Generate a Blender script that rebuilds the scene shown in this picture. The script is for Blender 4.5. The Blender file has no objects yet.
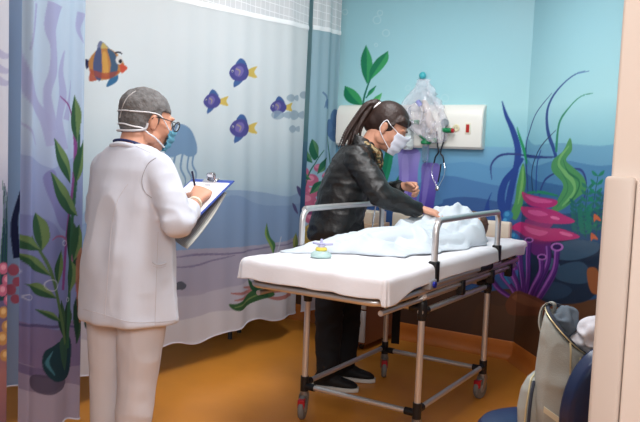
import bpy, bmesh, math, random
import numpy as np
from mathutils import Vector, Matrix
from mathutils.bvhtree import BVHTree
random.seed(4); rng = np.random.default_rng(4)
scene = bpy.context.scene
COL = scene.collection
PI = math.pi
# ------------------------------------------------------------------ camera model
FPX, PITCH, ROLL, YAW, CH = 716.6, .0776, .0403, .5617, 1.33
cF = np.array([-math.sin(YAW)*math.cos(PITCH), math.cos(YAW)*math.cos(PITCH), -math.sin(PITCH)])
_R = np.array([math.cos(YAW), math.sin(YAW), 0]); _U = np.cross(_R, cF)
cR = _R*math.cos(ROLL)+_U*math.sin(ROLL); cU = -_R*math.sin(ROLL)+_U*math.cos(ROLL)
cC = np.array([0, 0, CH])
def ray(x, y): return cF+cR*(x-320)/FPX-cU*(y-211)/FPX
def onX(x, y, X): d = ray(x, y); return cC+d*X/d[0]
def onY(x, y, Y): d = ray(x, y); return cC+d*Y/d[1]
def onZ(x, y, Z): d = ray(x, y); return cC+d*(Z-CH)/d[2]
def atd(x, y, D): return cC+ray(x, y)*D
camd = bpy.data.cameras.new('camera'); cam = bpy.data.objects.new('camera', camd); COL.objects.link(cam)
camd.sensor_width = 36; camd.lens = FPX*36/640; camd.clip_start = .05
m = Matrix(((cR[0], cU[0], -cF[0], 0), (cR[1], cU[1], -cF[1], 0), (cR[2], cU[2], -cF[2], CH), (0, 0, 0, 1)))
cam.matrix_world = m; scene.camera = cam
camd.dof.use_dof = False
# ------------------------------------------------------------------ materials
def lin(c):
    c = np.asarray(c, float)/255
    return np.where(c <= .04045, c/12.92, ((c+.055)/1.055)**2.4)
def mat(name, rgb, rough=.6, metal=0., bump=0., bscale=60, var=0., vscale=8, spec=.5, alpha=1., trans=0., sheen=0, coat=0, ior=1.45):
    M_ = bpy.data.materials.new(name); M_.use_nodes = True
    nt = M_.node_tree; b = nt.nodes['Principled BSDF']; c = lin(rgb)
    b.inputs['Base Color'].default_value = (*c, 1); b.inputs['Roughness'].default_value = rough
    b.inputs['Metallic'].default_value = metal; b.inputs['Specular IOR Level'].default_value = spec
    b.inputs['IOR'].default_value = ior
    if alpha < 1: b.inputs['Alpha'].default_value = alpha
    if trans: b.inputs['Transmission Weight'].default_value = trans
    if sheen: b.inputs['Sheen Weight'].default_value = sheen
    if coat: b.inputs['Coat Weight'].default_value = coat
    tc = nt.nodes.new('ShaderNodeTexCoord')
    if var:
        n = nt.nodes.new('ShaderNodeTexNoise'); n.inputs['Scale'].default_value = vscale; n.inputs['Detail'].default_value = 5
        nt.links.new(tc.outputs['Object'], n.inputs['Vector'])
        r = nt.nodes.new('ShaderNodeMixRGB'); r.inputs[1].default_value = (*(c*(1-var)), 1); r.inputs[2].default_value = (*np.minimum(c*(1+var), 1), 1)
        nt.links.new(n.outputs['Fac'], r.inputs[0]); nt.links.new(r.outputs[0], b.inputs['Base Color'])
    if bump:
        n = nt.nodes.new('ShaderNodeTexNoise'); n.inputs['Scale'].default_value = bscale; n.inputs['Detail'].default_value = 4
        nt.links.new(tc.outputs['Object'], n.inputs['Vector'])
        bp = nt.nodes.new('ShaderNodeBump'); bp.inputs['Strength'].default_value = bump; bp.inputs['Distance'].default_value = .01
        nt.links.new(n.outputs['Fac'], bp.inputs['Height']); nt.links.new(bp.outputs[0], b.inputs['Normal'])
    return M_
def mural_mat(name, rough=.5, bump=.1, bscale=200, transl=0., spec=.4):
    M_ = mat(name, (200, 200, 200), rough, bump=bump, bscale=bscale, spec=spec)
    nt = M_.node_tree; b = nt.nodes['Principled BSDF']
    a = nt.nodes.new('ShaderNodeVertexColor'); a.layer_name = 'paint'
    nt.links.new(a.outputs['Color'], b.inputs['Base Color'])
    if transl:
        t = nt.nodes.new('ShaderNodeBsdfTranslucent'); nt.links.new(a.outputs['Color'], t.inputs['Color'])
        mx = nt.nodes.new('ShaderNodeMixShader'); mx.inputs[0].default_value = transl
        nt.links.new(b.outputs[0], mx.inputs[1]); nt.links.new(t.outputs[0], mx.inputs[2])
        nt.links.new(mx.outputs[0], nt.nodes['Material Output'].inputs[0])
    return M_
# ------------------------------------------------------------------ mesh builder
ORG = {}
def tag(o, label=None, cat=None, group=None, kind=None):
    if label: o['label'] = label
    if cat: o['category'] = cat
    if group: o['group'] = group
    if kind: o['kind'] = kind
    return o
def empty(name, loc, label=None, cat=None, group=None):
    o = bpy.data.objects.new(name, None); COL.objects.link(o); o.location = loc
    o.empty_display_size = .1; ORG[o] = np.array(loc, float)
    return tag(o, label, cat, group)
def nrm(v): v = np.asarray(v, float); return v/(np.linalg.norm(v)+1e-12)
def frame_of(d):
    d = nrm(d); a = np.array([0, 0, 1.]) if abs(d[2]) < .9 else np.array([1., 0, 0])
    u = nrm(np.cross(a, d)); return u, np.cross(d, u)
class MB:
    def __init__(s): s.v = []; s.f = []; s.n = 0
    def add(s, V, F):
        V = np.asarray(V, float); s.v.append(V); s.f += [tuple(i+s.n for i in f) for f in F]; s.n += len(V); return s
    def rings(s, R, closed=True, cap=True):
        n = len(R[0]); V = np.concatenate(R); F = []
        for i in range(len(R)-1):
            for j in range(n if closed else n-1):
                k = (j+1) % n; F.append((i*n+j, i*n+k, (i+1)*n+k, (i+1)*n+j))
        if cap and closed:
            F.append(tuple(range(n-1, -1, -1))); F.append(tuple(range((len(R)-1)*n, len(R)*n)))
        return s.add(V, F)
    def loft(s, secs, n=28, p=2.):
        """secs: (centre, a_vec, b_vec) elliptical sections"""
        t = np.linspace(0, 2*PI, n, endpoint=False); c, q = np.cos(t), np.sin(t)
        c = np.sign(c)*abs(c)**(2/p); q = np.sign(q)*abs(q)**(2/p)
        return s.rings([np.asarray(C)+np.outer(c, a)+np.outer(q, b) for C, a, b in secs])
    def tube(s, pts, r, n=12, cap=True, smooth=0):
        P = [np.asarray(p, float) for p in pts]
        if smooth: P = spline(P, smooth)
        rs = r if hasattr(r, '__len__') else [r]*len(P)
        if len(rs) != len(P): rs = np.interp(np.linspace(0, 1, len(P)), np.linspace(0, 1, len(rs)), rs)
        T = [nrm(P[min(i+1, len(P)-1)]-P[max(i-1, 0)]) for i in range(len(P))]
        u, w = frame_of(T[0]); R = []
        t = np.linspace(0, 2*PI, n, endpoint=False)
        for i, p in enumerate(P):
            u = nrm(u-T[i]*np.dot(u, T[i])); w = np.cross(T[i], u)
            R.append(p+rs[i]*(np.outer(np.cos(t), u)+np.outer(np.sin(t), w)))
        return s.rings(R, cap=cap)
    def ell(s, c, r, M_=None, n=24, k=14):
        t = np.linspace(0, 2*PI, n, endpoint=False); R = []
        for ph in np.linspace(-PI/2+.12, PI/2-.12, k):
            R.append(np.stack([np.cos(t)*math.cos(ph)*r[0], np.sin(t)*math.cos(ph)*r[1], np.full(n, math.sin(ph)*r[2])], 1))
        if M_ is not None: R = [q@np.asarray(M_).T for q in R]
        return s.rings([q+np.asarray(c) for q in R])
    def cap(s, a, b, ra, rb, n=18):
        a = np.asarray(a, float); b = np.asarray(b, float); d = nrm(b-a); u, w = frame_of(d); R = []
        t = np.linspace(0, 2*PI, n, endpoint=False); ring = np.outer(np.cos(t), u)+np.outer(np.sin(t), w)
        for ph in np.linspace(-PI/2+.15, 0, 5): R.append(a+d*math.sin(ph)*ra+ring*ra*math.cos(ph))
        for ph in np.linspace(0, PI/2-.15, 5): R.append(b+d*math.sin(ph)*rb+ring*rb*math.cos(ph))
        return s.rings(R)
    def chain(s, P, r, n=18):
        for i in range(len(P)-1): s.cap(P[i], P[i+1], r[i], r[i+1], n)
        return s
    def box(s, lo, hi, bev=0., M_=None, c=None):
        lo = np.asarray(lo, float); hi = np.asarray(hi, float)
        bm = bmesh.new(); bmesh.ops.create_cube(bm, size=1)
        for v in bm.verts: v.co = Vector(((v.co.x+.5)*(hi[0]-lo[0])+lo[0], (v.co.y+.5)*(hi[1]-lo[1])+lo[1], (v.co.z+.5)*(hi[2]-lo[2])+lo[2]))
        if bev: bmesh.ops.bevel(bm, geom=bm.edges[:], offset=bev, segments=3, profile=.5, affect='EDGES')
        bm.verts.index_update(); V = np.array([v.co[:] for v in bm.verts])
        if M_ is not None: V = V@np.asarray(M_).T
        if c is not None: V = V+np.asarray(c)
        F = [tuple(v.index for v in f.verts) for f in bm.faces]; bm.free()
        return s.add(V, F)
    def prism(s, poly, d):
        """closed polygon (3d points) extruded by vector d"""
        P = np.asarray(poly, float); n = len(P); V = np.concatenate([P, P+np.asarray(d)])
        F = [tuple(range(n-1, -1, -1)), tuple(range(n, 2*n))]+[(i, (i+1) % n, (i+1) % n+n, i+n) for i in range(n)]
        return s.add(V, F)
    def lathe(s, prof, c, ax=(0, 0, 1), n=28):
        u, w = frame_of(ax); ax = nrm(ax); t = np.linspace(0, 2*PI, n, endpoint=False)
        ring = np.outer(np.cos(t), u)+np.outer(np.sin(t), w)
        return s.rings([np.asarray(c)+ax*h+ring*max(r, 1e-4) for r, h in prof])
    def mesh(s, name, org=(0, 0, 0)):
        me = bpy.data.meshes.new(name); V = np.concatenate(s.v)-np.asarray(org)
        me.from_pydata(V.tolist(), [], s.f); me.update()
        bm = bmesh.new(); bm.from_mesh(me); bmesh.ops.recalc_face_normals(bm, faces=bm.faces[:]); bm.to_mesh(me); bm.free()
        return me
    def build(s, name, m_, parent=None, smooth=True, label=None, cat=None, group=None, kind=None, org=None, auto=35):
        o_ = root_org(parent) if parent is not None else (np.zeros(3) if org is None else np.asarray(org, float))
        me = s.mesh(name, o_)
        return link(name, me, m_, parent, smooth, label, cat, group, kind, o_, auto)
    def remesh(s, name, m_, voxel=.007, it=4, parent=None, disp=None, label=None, cat=None, group=None, org=None, fac=.5):
        o_ = root_org(parent) if parent is not None else (np.zeros(3) if org is None else np.asarray(org, float))
        me = s.mesh(name+'_t'); t = bpy.data.objects.new('tmp', me); COL.objects.link(t)
        r = t.modifiers.new('r', 'REMESH'); r.mode = 'VOXEL'; r.voxel_size = voxel
        if it: q = t.modifiers.new('s', 'SMOOTH'); q.iterations = it; q.factor = fac
        dg = bpy.context.evaluated_depsgraph_get(); dg.update()
        m2 = bpy.data.meshes.new_from_object(t.evaluated_get(dg)); m2.name = name
        bpy.data.objects.remove(t)
        n = len(m2.vertices); co = np.empty(n*3); m2.vertices.foreach_get('co', co); co = co.reshape(-1, 3)
        if disp:
            nr = np.empty(n*3); m2.vertices.foreach_get('normal', nr); co = disp(co, nr.reshape(-1, 3))
        co = co-o_; m2.vertices.foreach_set('co', co.ravel()); m2.update()
        return link(name, m2, m_, parent, True, label, cat, group, None, o_, None)
def root_org(p):
    while p.parent is not None: p = p.parent
    return ORG[p]
def link(name, me, m_, parent, smooth, label, cat, group, kind, o_, auto):
    o = bpy.data.objects.new(name, me); COL.objects.link(o)
    for k in (m_ if isinstance(m_, (list, tuple)) else [m_]): me.materials.append(k)
    if smooth:
        me.polygons.foreach_set('use_smooth', [True]*len(me.polygons))
        if auto: me.set_sharp_from_angle(angle=math.radians(auto))
    if parent is not None: o.parent = parent
    else: o.location = o_; ORG[o] = np.asarray(o_, float)
    return tag(o, label, cat, group, kind)
def spline(P, k=6, closed=False):
    P = [np.asarray(p, float) for p in P]; n = len(P); out = []
    rng_ = range(n if closed else n-1)
    for i in rng_:
        if closed: a, b, c, d = P[i-1], P[i], P[(i+1) % n], P[(i+2) % n]
        else: a, b, c, d = P[max(i-1, 0)], P[i], P[i+1], P[min(i+2, n-1)]
        for t in np.linspace(0, 1, k, endpoint=False):
            out.append(.5*((2*b)+(-a+c)*t+(2*a-5*b+4*c-d)*t*t+(-a+3*b-3*c+d)*t**3))
    if not closed: out.append(P[-1])
    return out
# value noise in numpy
_perm = rng.random((64, 64, 64))
def vnoise(P, s=1., off=0.):
    Q = np.asarray(P)*s+off+100; i = np.floor(Q).astype(int); f = Q-i; f = f*f*(3-2*f); r = 0
    for a in (0, 1):
        for b in (0, 1):
            for c in (0, 1):
                w = (f[:, 0] if a else 1-f[:, 0])*(f[:, 1] if b else 1-f[:, 1])*(f[:, 2] if c else 1-f[:, 2])
                r = r+w*_perm[(i[:, 0]+a) % 64, (i[:, 1]+b) % 64, (i[:, 2]+c) % 64]
    return r*2-1
def ridged(P, s, off=0.): return 1-2*abs(vnoise(P, s, off))
def wrinkle(amp, s, amp2=0., s2=0., aniso=(1, 1, 1)):
    A = np.array(aniso)
    def f(co, nr):
        d = amp*ridged(co*A, s)+ (amp2*vnoise(co, s2, 7) if amp2 else 0)
        return co+nr*d[:, None]
    return f
# ------------------------------------------------------------------ painter for walls and curtains
DESAT = .80
class Canvas:
    def __init__(s, u0, u1, z0, z1, res, toU):
        s.nu = int(round((u1-u0)/res))+1; s.nz = int(round((z1-z0)/res))+1
        s.u = np.linspace(u0, u1, s.nu); s.z = np.linspace(z0, z1, s.nz); s.res = res
        s.U, s.Z = np.meshgrid(s.u, s.z); s.c = np.zeros((s.nz, s.nu, 3)); s.toU = toU
        # average scale photo px -> m
    def grad(s, stops):
        zs = [a for a, _ in stops]; cs = np.array([b for _, b in stops], float)
        for k in range(3): s.c[..., k] = np.interp(s.Z, zs, cs[:, k])
    def _put(s, sl, mask, col, al):
        if callable(col): col = col(s.U[sl], s.Z[sl])
        col = np.broadcast_to(np.asarray(col, float), s.c[sl].shape); w = (mask*al)[..., None]
        s.c[sl] = s.c[sl]*(1-w)+col*w
    def _sl(s, lo, hi):
        a = max(0, np.searchsorted(s.z, lo[1])-1); b = min(s.nz, np.searchsorted(s.z, hi[1])+1)
        c = max(0, np.searchsorted(s.u, lo[0])-1); d = min(s.nu, np.searchsorted(s.u, hi[0])+1)
        return (slice(a, b), slice(c, d)) if b > a and d > c else None
    def poly_m(s, P, col, al=1.):
        P = np.asarray(P); sl = s._sl(P.min(0), P.max(0))
        if sl is None: return
        U, Z = s.U[sl], s.Z[sl]; ins = np.zeros(U.shape)
        for du, dz in ((-.25, -.25), (.25, -.25), (-.25, .25), (.25, .25)):
            x, y = U+du*s.res, Z+dz*s.res; k = np.zeros(U.shape, bool)
            for i in range(len(P)):
                (x1, y1), (x2, y2) = P[i-1], P[i]
                if y1 == y2: continue
                k ^= ((y1 > y) != (y2 > y)) & (x < (x2-x1)*(y-y1)/(y2-y1)+x1)
            ins += k*.25
        s._put(sl, ins, col, al)
    def poly(s, pts, col, al=1., smooth=True):
        P = [s.toU(*p) for p in pts]
        if smooth: P = spline(P, 6, True)
        s.poly_m(P, col, al)
    def stroke(s, pts, w, col, al=1.):
        """w: widths in photo px at that place (list or number), tapered along the stroke"""
        P = spline([s.toU(*p) for p in pts], 8); n = len(P)
        sc = np.linalg.norm(np.array(s.toU(pts[0][0]+1, pts[0][1]))-s.toU(*pts[0])); sc2 = np.linalg.norm(np.array(s.toU(pts[0][0], pts[0][1]+1))-s.toU(*pts[0]))
        sc = (sc*sc2)**.5
        ws = np.interp(np.linspace(0, 1, n), np.linspace(0, 1, len(w)) if hasattr(w, '__len__') else [0, 1], w if hasattr(w, '__len__') else [w, w])*sc/2
        P = np.array(P); T = np.gradient(P, axis=0); T /= np.linalg.norm(T, axis=1)[:, None]+1e-9
        N = np.stack([-T[:, 1], T[:, 0]], 1); ws = np.maximum(ws, .3*s.res)
        s.poly_m(np.concatenate([P+N*ws[:, None], (P-N*ws[:, None])[::-1]]), col, al)
    def disc(s, x, y, rx, ry, col, al=1., ang=0.):
        t = np.linspace(0, 2*PI, 24, endpoint=False); c, q = math.cos(ang), math.sin(ang)
        s.poly([(x+rx*math.cos(a)*c-ry*math.sin(a)*q, y+rx*math.cos(a)*q+ry*math.sin(a)*c) for a in t], col, al, False)
    def ring(s, x, y, r, col, al=.6, w=.8):
        t = np.linspace(0, 2*PI, 24, endpoint=False)
        k = s.c.copy(); s.disc(x, y, r, r, col, al); a = s.c.copy(); s.c = k
        m_ = np.zeros(s.c.shape[:2]); P = [s.toU(x+(r-w)*math.cos(b), y+(r-w)*math.sin(b)) for b in t]
        s.c = a
        P = np.array(P); sl = s._sl(P.min(0), P.max(0))
        if sl is None: return
        d = s.c[sl].copy(); s.poly_m(P, (0, 0, 0), 1.); z = s.c[sl]
        msk = 1-np.clip(z.sum(-1)/(d.sum(-1)+1e-6), 0, 1)
        s.c[sl] = d*(1-msk[..., None])+k[sl]*msk[..., None]
    def leaf(s, pts, col, hi, mid=None):
        """blade or leaf given by outline, with a lighter half and a midrib"""
        n = len(pts); a = pts[0]; b = pts[n//2]
        s1 = [tuple(p) for p in spline(pts[:n//2+1], 6)]; s2 = [tuple(p) for p in spline(list(pts[n//2:])+[pts[0]], 6)]
        s.poly(s1+s2, col, 1., False)
        mids = [((pts[i][0]+pts[-i][0])/2, (pts[i][1]+pts[-i][1])/2) for i in range(1, n//2)]
        s.poly(s1+[tuple(p) for p in spline([b]+mids[::-1]+[a], 6)], hi, .7, False)
        s.stroke([a]+mids+[b], [.6, 1., .4], mid or col, .9)
    def tomesh(s, name, pos, org):
        """pos(U,Z)->(x,y,z) arrays"""
        X, Y, Zz = pos(s.U, s.Z); V = np.stack([X, Y, Zz], -1).reshape(-1, 3)-np.asarray(org)
        idx = np.arange(s.nu*s.nz).reshape(s.nz, s.nu)
        F = np.stack([idx[:-1, :-1], idx[:-1, 1:], idx[1:, 1:], idx[1:, :-1]], -1).reshape(-1, 4)
        me = bpy.data.meshes.new(name)
        me.vertices.add(len(V)); me.vertices.foreach_set('co', V.ravel())
        me.loops.add(F.size); me.loops.foreach_set('vertex_index', F.ravel().astype(np.int32))
        me.polygons.add(len(F)); me.polygons.foreach_set('loop_start', np.arange(0, F.size, 4, dtype=np.int32))
        me.update(calc_edges=True); me.validate()
        ca = me.color_attributes.new('paint', 'FLOAT_COLOR', 'POINT')
        g_ = s.c.mean(-1, keepdims=True); s.c = g_+(s.c-g_)*getattr(s, 'sat', .84); c = np.ones((len(V), 4)); c[:, :3] = lin(np.clip(s.c, 0, 255)).reshape(-1, 3); ca.data.foreach_set('color', c.ravel())
        return me
# ------------------------------------------------------------------ room: plan
YB = 4.78; XC = -2.87
KA = np.array([-1.41, 4.78, 0]); DA = np.array([.637, -.771, 0]); NA = np.array([-.771, -.637, 0])
def s_(**k): return dict(kind='structure', **k)
fl = MB(); fl.box((-4.2, -1.5, -.1), (2.2, 5.2, 0))
M_floor = mat('orange_vinyl', (214, 138, 52), .3, bump=.02, bscale=30, var=.1, vscale=5, spec=.4)
fl.build('floor', M_floor, smooth=False, kind='structure')
ce = MB(); ce.box((-4.2, -1.5, 2.7), (2.2, 5.2, 2.8)); M_ceil = mat('white_ceiling', (235, 235, 230), .8)
ce.build('ceiling', M_ceil, smooth=False, kind='structure')
M_cream = mat('cream_paint', (226, 211, 200), .6, bump=.03, bscale=90)
wl = MB(); wl.box((-4.2, -1.5, 0), (-4.1, 5.2, 2.7)); wl.build('wall_left', mat('plain_paint', (196, 210, 212), .6), smooth=False, kind='structure')

def plant(c, stem, leaves, col, hi):
    c.stroke(stem, [2, 1.2, .8], col)
    for l in leaves: c.leaf(l, col, hi)
# ---- back wall mural
def bU(x, y): p = onY(x, y, YB); return (p[0], p[2])
def water(cv, wave1, wave2, wave3, sea):
    cv.grad([(0, (92, 62, 44)), (.45, (98, 70, 55)), (.46, (40, 78, 140)), (.8, (52, 98, 165)), (1.2, (78, 140, 190)), (1.43, (112, 175, 208)), (1.44, (122, 190, 208)), (1.7, (160, 216, 223)), (2.1, (148, 204, 216)), (2.7, (136, 192, 206))])
bw = Canvas(-4.1, -1.41, 0, 2.7, .0055, bU)
water(bw, 0, 0, 0, 0)
bw.poly([(330, 300), (330, 176), (400, 172), (440, 165), (470, 162), (500, 168), (530, 163), (560, 160), (560, 320)], (84, 148, 196), .9)
bw.poly([(330, 300), (330, 196), (400, 190), (430, 178), (452, 176), (480, 182), (505, 186), (530, 180), (560, 176), (560, 320)], (68, 122, 180), .95)
bw.poly([(330, 300), (330, 210), (430, 206), (445, 199), (470, 197), (500, 202), (530, 206), (560, 200), (560, 320)], (48, 88, 152), .95)
bw.poly([(300, 420), (300, 290), (400, 292), (440, 286), (480, 292), (510, 289), (545, 296), (560, 420)], (88, 60, 46))
bw.poly([(470, 420), (475, 312), (500, 306), (540, 312), (545, 420)], (100, 66, 44), .6)
# bubbles
for x, y, r in ((377, 20, 4.2), (380, 13, 3), (386, 33, 3.8), (445, 98, 4), (408, 88, 3), (345, 12, 3), (376, 45, 2)): bw.ring(x, y, r, (190, 222, 228), .55)
G1, G2 = (18, 128, 84), (60, 176, 96)
bw.stroke([(362, 112), (364, 98), (368, 85), (371, 78)], [2.4, 1.8, 1.2], (20, 110, 90))
bw.stroke([(366, 98), (371, 91), (376, 86)], [1.4, .8], (20, 110, 90))
bw.leaf([(366, 45), (372, 60), (371, 76), (367, 84), (362, 72), (361, 58)], G1, G2)
bw.leaf([(388, 51), (388, 60), (381, 70), (369, 81), (370, 70), (377, 59)], G1, G2)
bw.leaf([(376, 86), (373, 92), (367, 97), (369, 91)], G1, G2)
bw.leaf([(345, 86), (354, 90), (361, 98), (362, 106), (350, 103), (344, 96)], G1, G2)
bw.leaf([(382, 93), (379, 101), (370, 107), (374, 98)], G2, (110, 200, 120))
bw.leaf([(413, 164), (412, 176), (403, 186), (392, 194), (396, 180), (404, 170)], (8, 130, 86), (30, 165, 105))
bw.leaf([(391, 140), (393, 156), (389, 176), (383, 190), (382, 170), (386, 150)], (8, 120, 84), (24, 150, 100))
# purple tube sponges
def pg(a, b): return lambda U, Z: np.array(a)+(np.array(b)-np.array(a))*np.clip((1.42-Z)/.45, 0, 1)[..., None]
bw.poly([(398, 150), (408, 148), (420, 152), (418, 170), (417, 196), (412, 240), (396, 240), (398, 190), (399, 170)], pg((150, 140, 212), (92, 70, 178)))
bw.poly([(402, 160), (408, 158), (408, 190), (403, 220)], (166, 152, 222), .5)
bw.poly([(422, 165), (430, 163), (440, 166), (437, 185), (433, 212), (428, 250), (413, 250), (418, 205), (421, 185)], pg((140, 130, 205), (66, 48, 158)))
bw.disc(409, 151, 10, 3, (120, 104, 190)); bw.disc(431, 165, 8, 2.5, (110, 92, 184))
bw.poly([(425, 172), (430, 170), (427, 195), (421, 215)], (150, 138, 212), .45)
# ---- plants drawn across both walls
BL, BL2, GR = (28, 64, 148), (40, 60, 132), (30, 140, 90)
def corner_art(c):
    c.stroke([(502, 101), (506, 115), (513, 131), (518, 150), (516, 168), (511, 190), (506, 216)], [.5, 3.5, 5.5, 6.5, 6, 7, 6], BL)
    c.stroke([(523, 158), (516, 168), (505, 182), (501, 200), (505, 222)], [3, 5, 7, 8, 6], BL)
    c.stroke([(492, 180), (491, 166), (499, 156), (514, 154), (535, 157), (556, 157)], [.6, 1.6, 2.2, 2, 1.6, .6], BL2)
    c.stroke([(589, 71), (576, 74), (563, 84), (552, 98), (547, 113), (548, 132), (554, 150), (560, 172)], [.4, .8, 1.2, 2.4, 4, 5, 4.6, 4], BL)
    c.stroke([(552, 93), (537, 112), (530, 130), (526, 150), (528, 194)], [.4, 1, 1.4, 1.6, 2], BL2)
    c.stroke([(556, 130), (540, 148), (532, 170), (533, 194)], [.4, 1.2, 1.4, 1.6], (30, 52, 96))
    c.stroke([(593, 93), (580, 97), (568, 109), (559, 124), (556, 152)], [.4, .7, 1.4, 3, 4], (24, 140, 96))
    c.stroke([(517, 127), (520, 138), (524, 150), (527, 164)], [.4, 2.4, 3.2, 2], (24, 150, 92))
    c.stroke([(557, 172), (545, 180), (539, 195)], [.8, 2, 2.4], BL2)
    c.stroke([(572, 168), (582, 171), (586, 183), (584, 200)], [.8, 2, 2.4, 2], BL2)
    c.stroke([(527, 193), (540, 192), (558, 196)], [1.4, 2, 1], GR)
    c.poly([(492, 192), (489, 202), (490, 216), (484, 216), (486, 204)], BL)
    c.stroke([(541, 150), (537, 165), (536, 192)], [1, 1.6, 2], BL)
    # soft green leaves
    LG, LG2 = (70, 150, 80), (116, 184, 98)
    c.poly([(523, 163), (526, 180), (524, 194), (522, 207), (516, 220), (511, 214), (515, 200), (517, 184)], LG)
    c.stroke([(523, 166), (522, 184), (518, 204)], [1, 3, 1], LG2, .8)
    c.poly([(570, 138), (572, 150), (566, 160), (574, 168), (584, 178), (586, 190), (577, 198), (563, 209), (550, 213), (559, 197), (563, 184), (552, 171), (553, 160), (563, 151)], LG)
    c.stroke([(569, 146), (560, 158), (560, 168), (572, 180), (574, 192), (562, 206)], [1, 3, 4, 4, 3, 1], LG2, .85)
    c.stroke([(563, 160), (568, 172), (579, 181), (576, 194), (566, 205)], [.6, 1.6, 2, 1.6, .6], (30, 110, 70), .8)
    c.stroke([(557, 166), (566, 180), (567, 192), (556, 208)], [.6, 1.4, 1.6, .5], (36, 118, 72), .7)
    # dark bush
    for k, (bx, by, tx, ty) in enumerate(((578, 236, 576, 204), (584, 236, 588, 188), (590, 237, 598, 176), (596, 236, 603, 196), (586, 238, 583, 212))):
        c.stroke([(bx, by), ((bx+tx)/2-1, (by+ty)/2), (tx, ty)], [1.6, 1], (18, 92, 84))
        for t in np.linspace(.15, 1, 7):
            x, y = bx+(tx-bx)*t, by+(ty-by)*t
            for sg in (-1, 1): c.poly([(x, y), (x+sg*3, y-4), (x+sg*6.5, y-5.5), (x+sg*4.6, y-1)], (20+10*(k % 2), 104+14*(k % 3), 96))
    # teal knobs behind the plates
    for x, y, r in ((508, 215, 5), (506, 221, 4), (514, 236, 4), (509, 262, 3.4), (505, 270, 3)): c.disc(x, y, r, r*.9, (26, 112, 178)); c.disc(x-1, y-1, r*.5, r*.5, (60, 150, 205))
    # rocks
    c.poly([(530, 252), (545, 244), (570, 240), (598, 243), (606, 262), (598, 290), (580, 303), (545, 302), (528, 290)], (26, 44, 68))
    c.poly([(553, 246), (575, 240), (598, 243), (596, 253), (575, 260), (556, 258)], (52, 84, 112))
    c.poly([(560, 266), (582, 262), (592, 279), (576, 284), (556, 278)], (46, 76, 104))
    c.poly([(535, 284), (556, 282), (572, 290), (560, 299), (540, 297)], (38, 62, 90))
    c.poly([(541, 262), (552, 258), (560, 266), (548, 270)], (60, 96, 122))
    # pink plate coral
    P1, P2, P3 = (192, 34, 110), (226, 84, 150), (120, 24, 100)
    c.poly([(527, 200), (548, 203), (543, 210), (532, 210)], (88, 30, 120))
    c.poly([(522, 192), (528, 194), (540, 197), (556, 200), (556, 205), (546, 208), (532, 206), (524, 200)], P1)
    c.poly([(525, 195), (538, 198), (552, 201), (548, 203), (534, 202)], P2, .8)
    c.poly([(526, 219), (552, 222), (546, 230), (530, 230)], (150, 30, 110))
    c.poly([(521, 207), (530, 207), (550, 209), (564, 215), (575, 221), (566, 224), (543, 223), (529, 219), (523, 214)], P1)
    c.poly([(529, 210), (541, 211), (548, 215), (538, 216), (529, 213)], P2, .8); c.disc(555, 218, 5, 1.6, (240, 120, 170), .8, .25)
    c.poly([(526, 238), (550, 240), (546, 254), (533, 254)], (104, 28, 116))
    c.poly([(511, 228), (520, 222), (532, 225), (545, 228), (562, 229), (580, 237), (560, 241), (543, 242), (530, 240), (519, 232)], P1)
    c.poly([(524, 226), (535, 229), (548, 232), (540, 236), (528, 232)], P2, .8); c.disc(566, 234, 7, 1.8, (236, 110, 165), .8, .25)
    c.poly([(513, 230), (525, 236), (545, 241), (562, 240), (545, 244), (528, 242)], P3, .7)
    c.poly([(526, 238), (530, 248), (528, 238)], P3)
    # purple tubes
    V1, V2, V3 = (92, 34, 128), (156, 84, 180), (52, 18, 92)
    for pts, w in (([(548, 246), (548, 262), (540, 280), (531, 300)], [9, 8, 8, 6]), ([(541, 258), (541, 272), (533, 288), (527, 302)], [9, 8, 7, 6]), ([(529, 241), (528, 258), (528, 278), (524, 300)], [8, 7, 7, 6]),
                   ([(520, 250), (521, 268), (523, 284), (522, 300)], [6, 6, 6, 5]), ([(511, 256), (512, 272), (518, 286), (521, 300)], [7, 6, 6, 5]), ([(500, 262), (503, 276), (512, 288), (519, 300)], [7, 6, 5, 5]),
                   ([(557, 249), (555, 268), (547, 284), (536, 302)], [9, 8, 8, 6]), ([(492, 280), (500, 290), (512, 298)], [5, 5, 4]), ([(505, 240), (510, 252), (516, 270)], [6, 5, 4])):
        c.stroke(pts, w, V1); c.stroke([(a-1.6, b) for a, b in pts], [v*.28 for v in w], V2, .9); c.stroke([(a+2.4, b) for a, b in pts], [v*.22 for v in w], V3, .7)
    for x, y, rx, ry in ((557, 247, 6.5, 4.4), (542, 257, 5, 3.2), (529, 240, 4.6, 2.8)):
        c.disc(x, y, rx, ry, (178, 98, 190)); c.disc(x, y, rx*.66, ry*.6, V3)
    c.stroke([(502, 262), (506, 270), (505, 276), (510, 284)], [3, 3, 2.6, 2], (30, 130, 190)); c.stroke([(507, 266), (510, 262)], [2, 1.4], (30, 130, 190))
    # brown rock
    c.poly([(507, 300), (516, 291), (528, 294), (540, 299), (555, 309), (540, 315), (512, 315), (506, 308)], (118, 66, 42))
    c.poly([(512, 298), (520, 294), (534, 300), (544, 306), (528, 306)], (150, 90, 58), .7)
    # small orange fish and coral
    for x, y in ((597, 217), (594, 236)): c.poly([(x-3, y-3), (x+2, y), (x+4, y+4), (x-1, y+3), (x-3, y+5)], (206, 92, 50))
    c.poly([(587, 270), (596, 268), (600, 280), (598, 294), (590, 290)], (150, 84, 44))
    for x, y in ((566, 312), (574, 309), (571, 316), (560, 318)): c.disc(x, y, 3, .9, (150, 96, 50), .8, -.3)
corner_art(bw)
Mw = mural_mat('mural_paint', .38, .04, 60, spec=.35)
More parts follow.
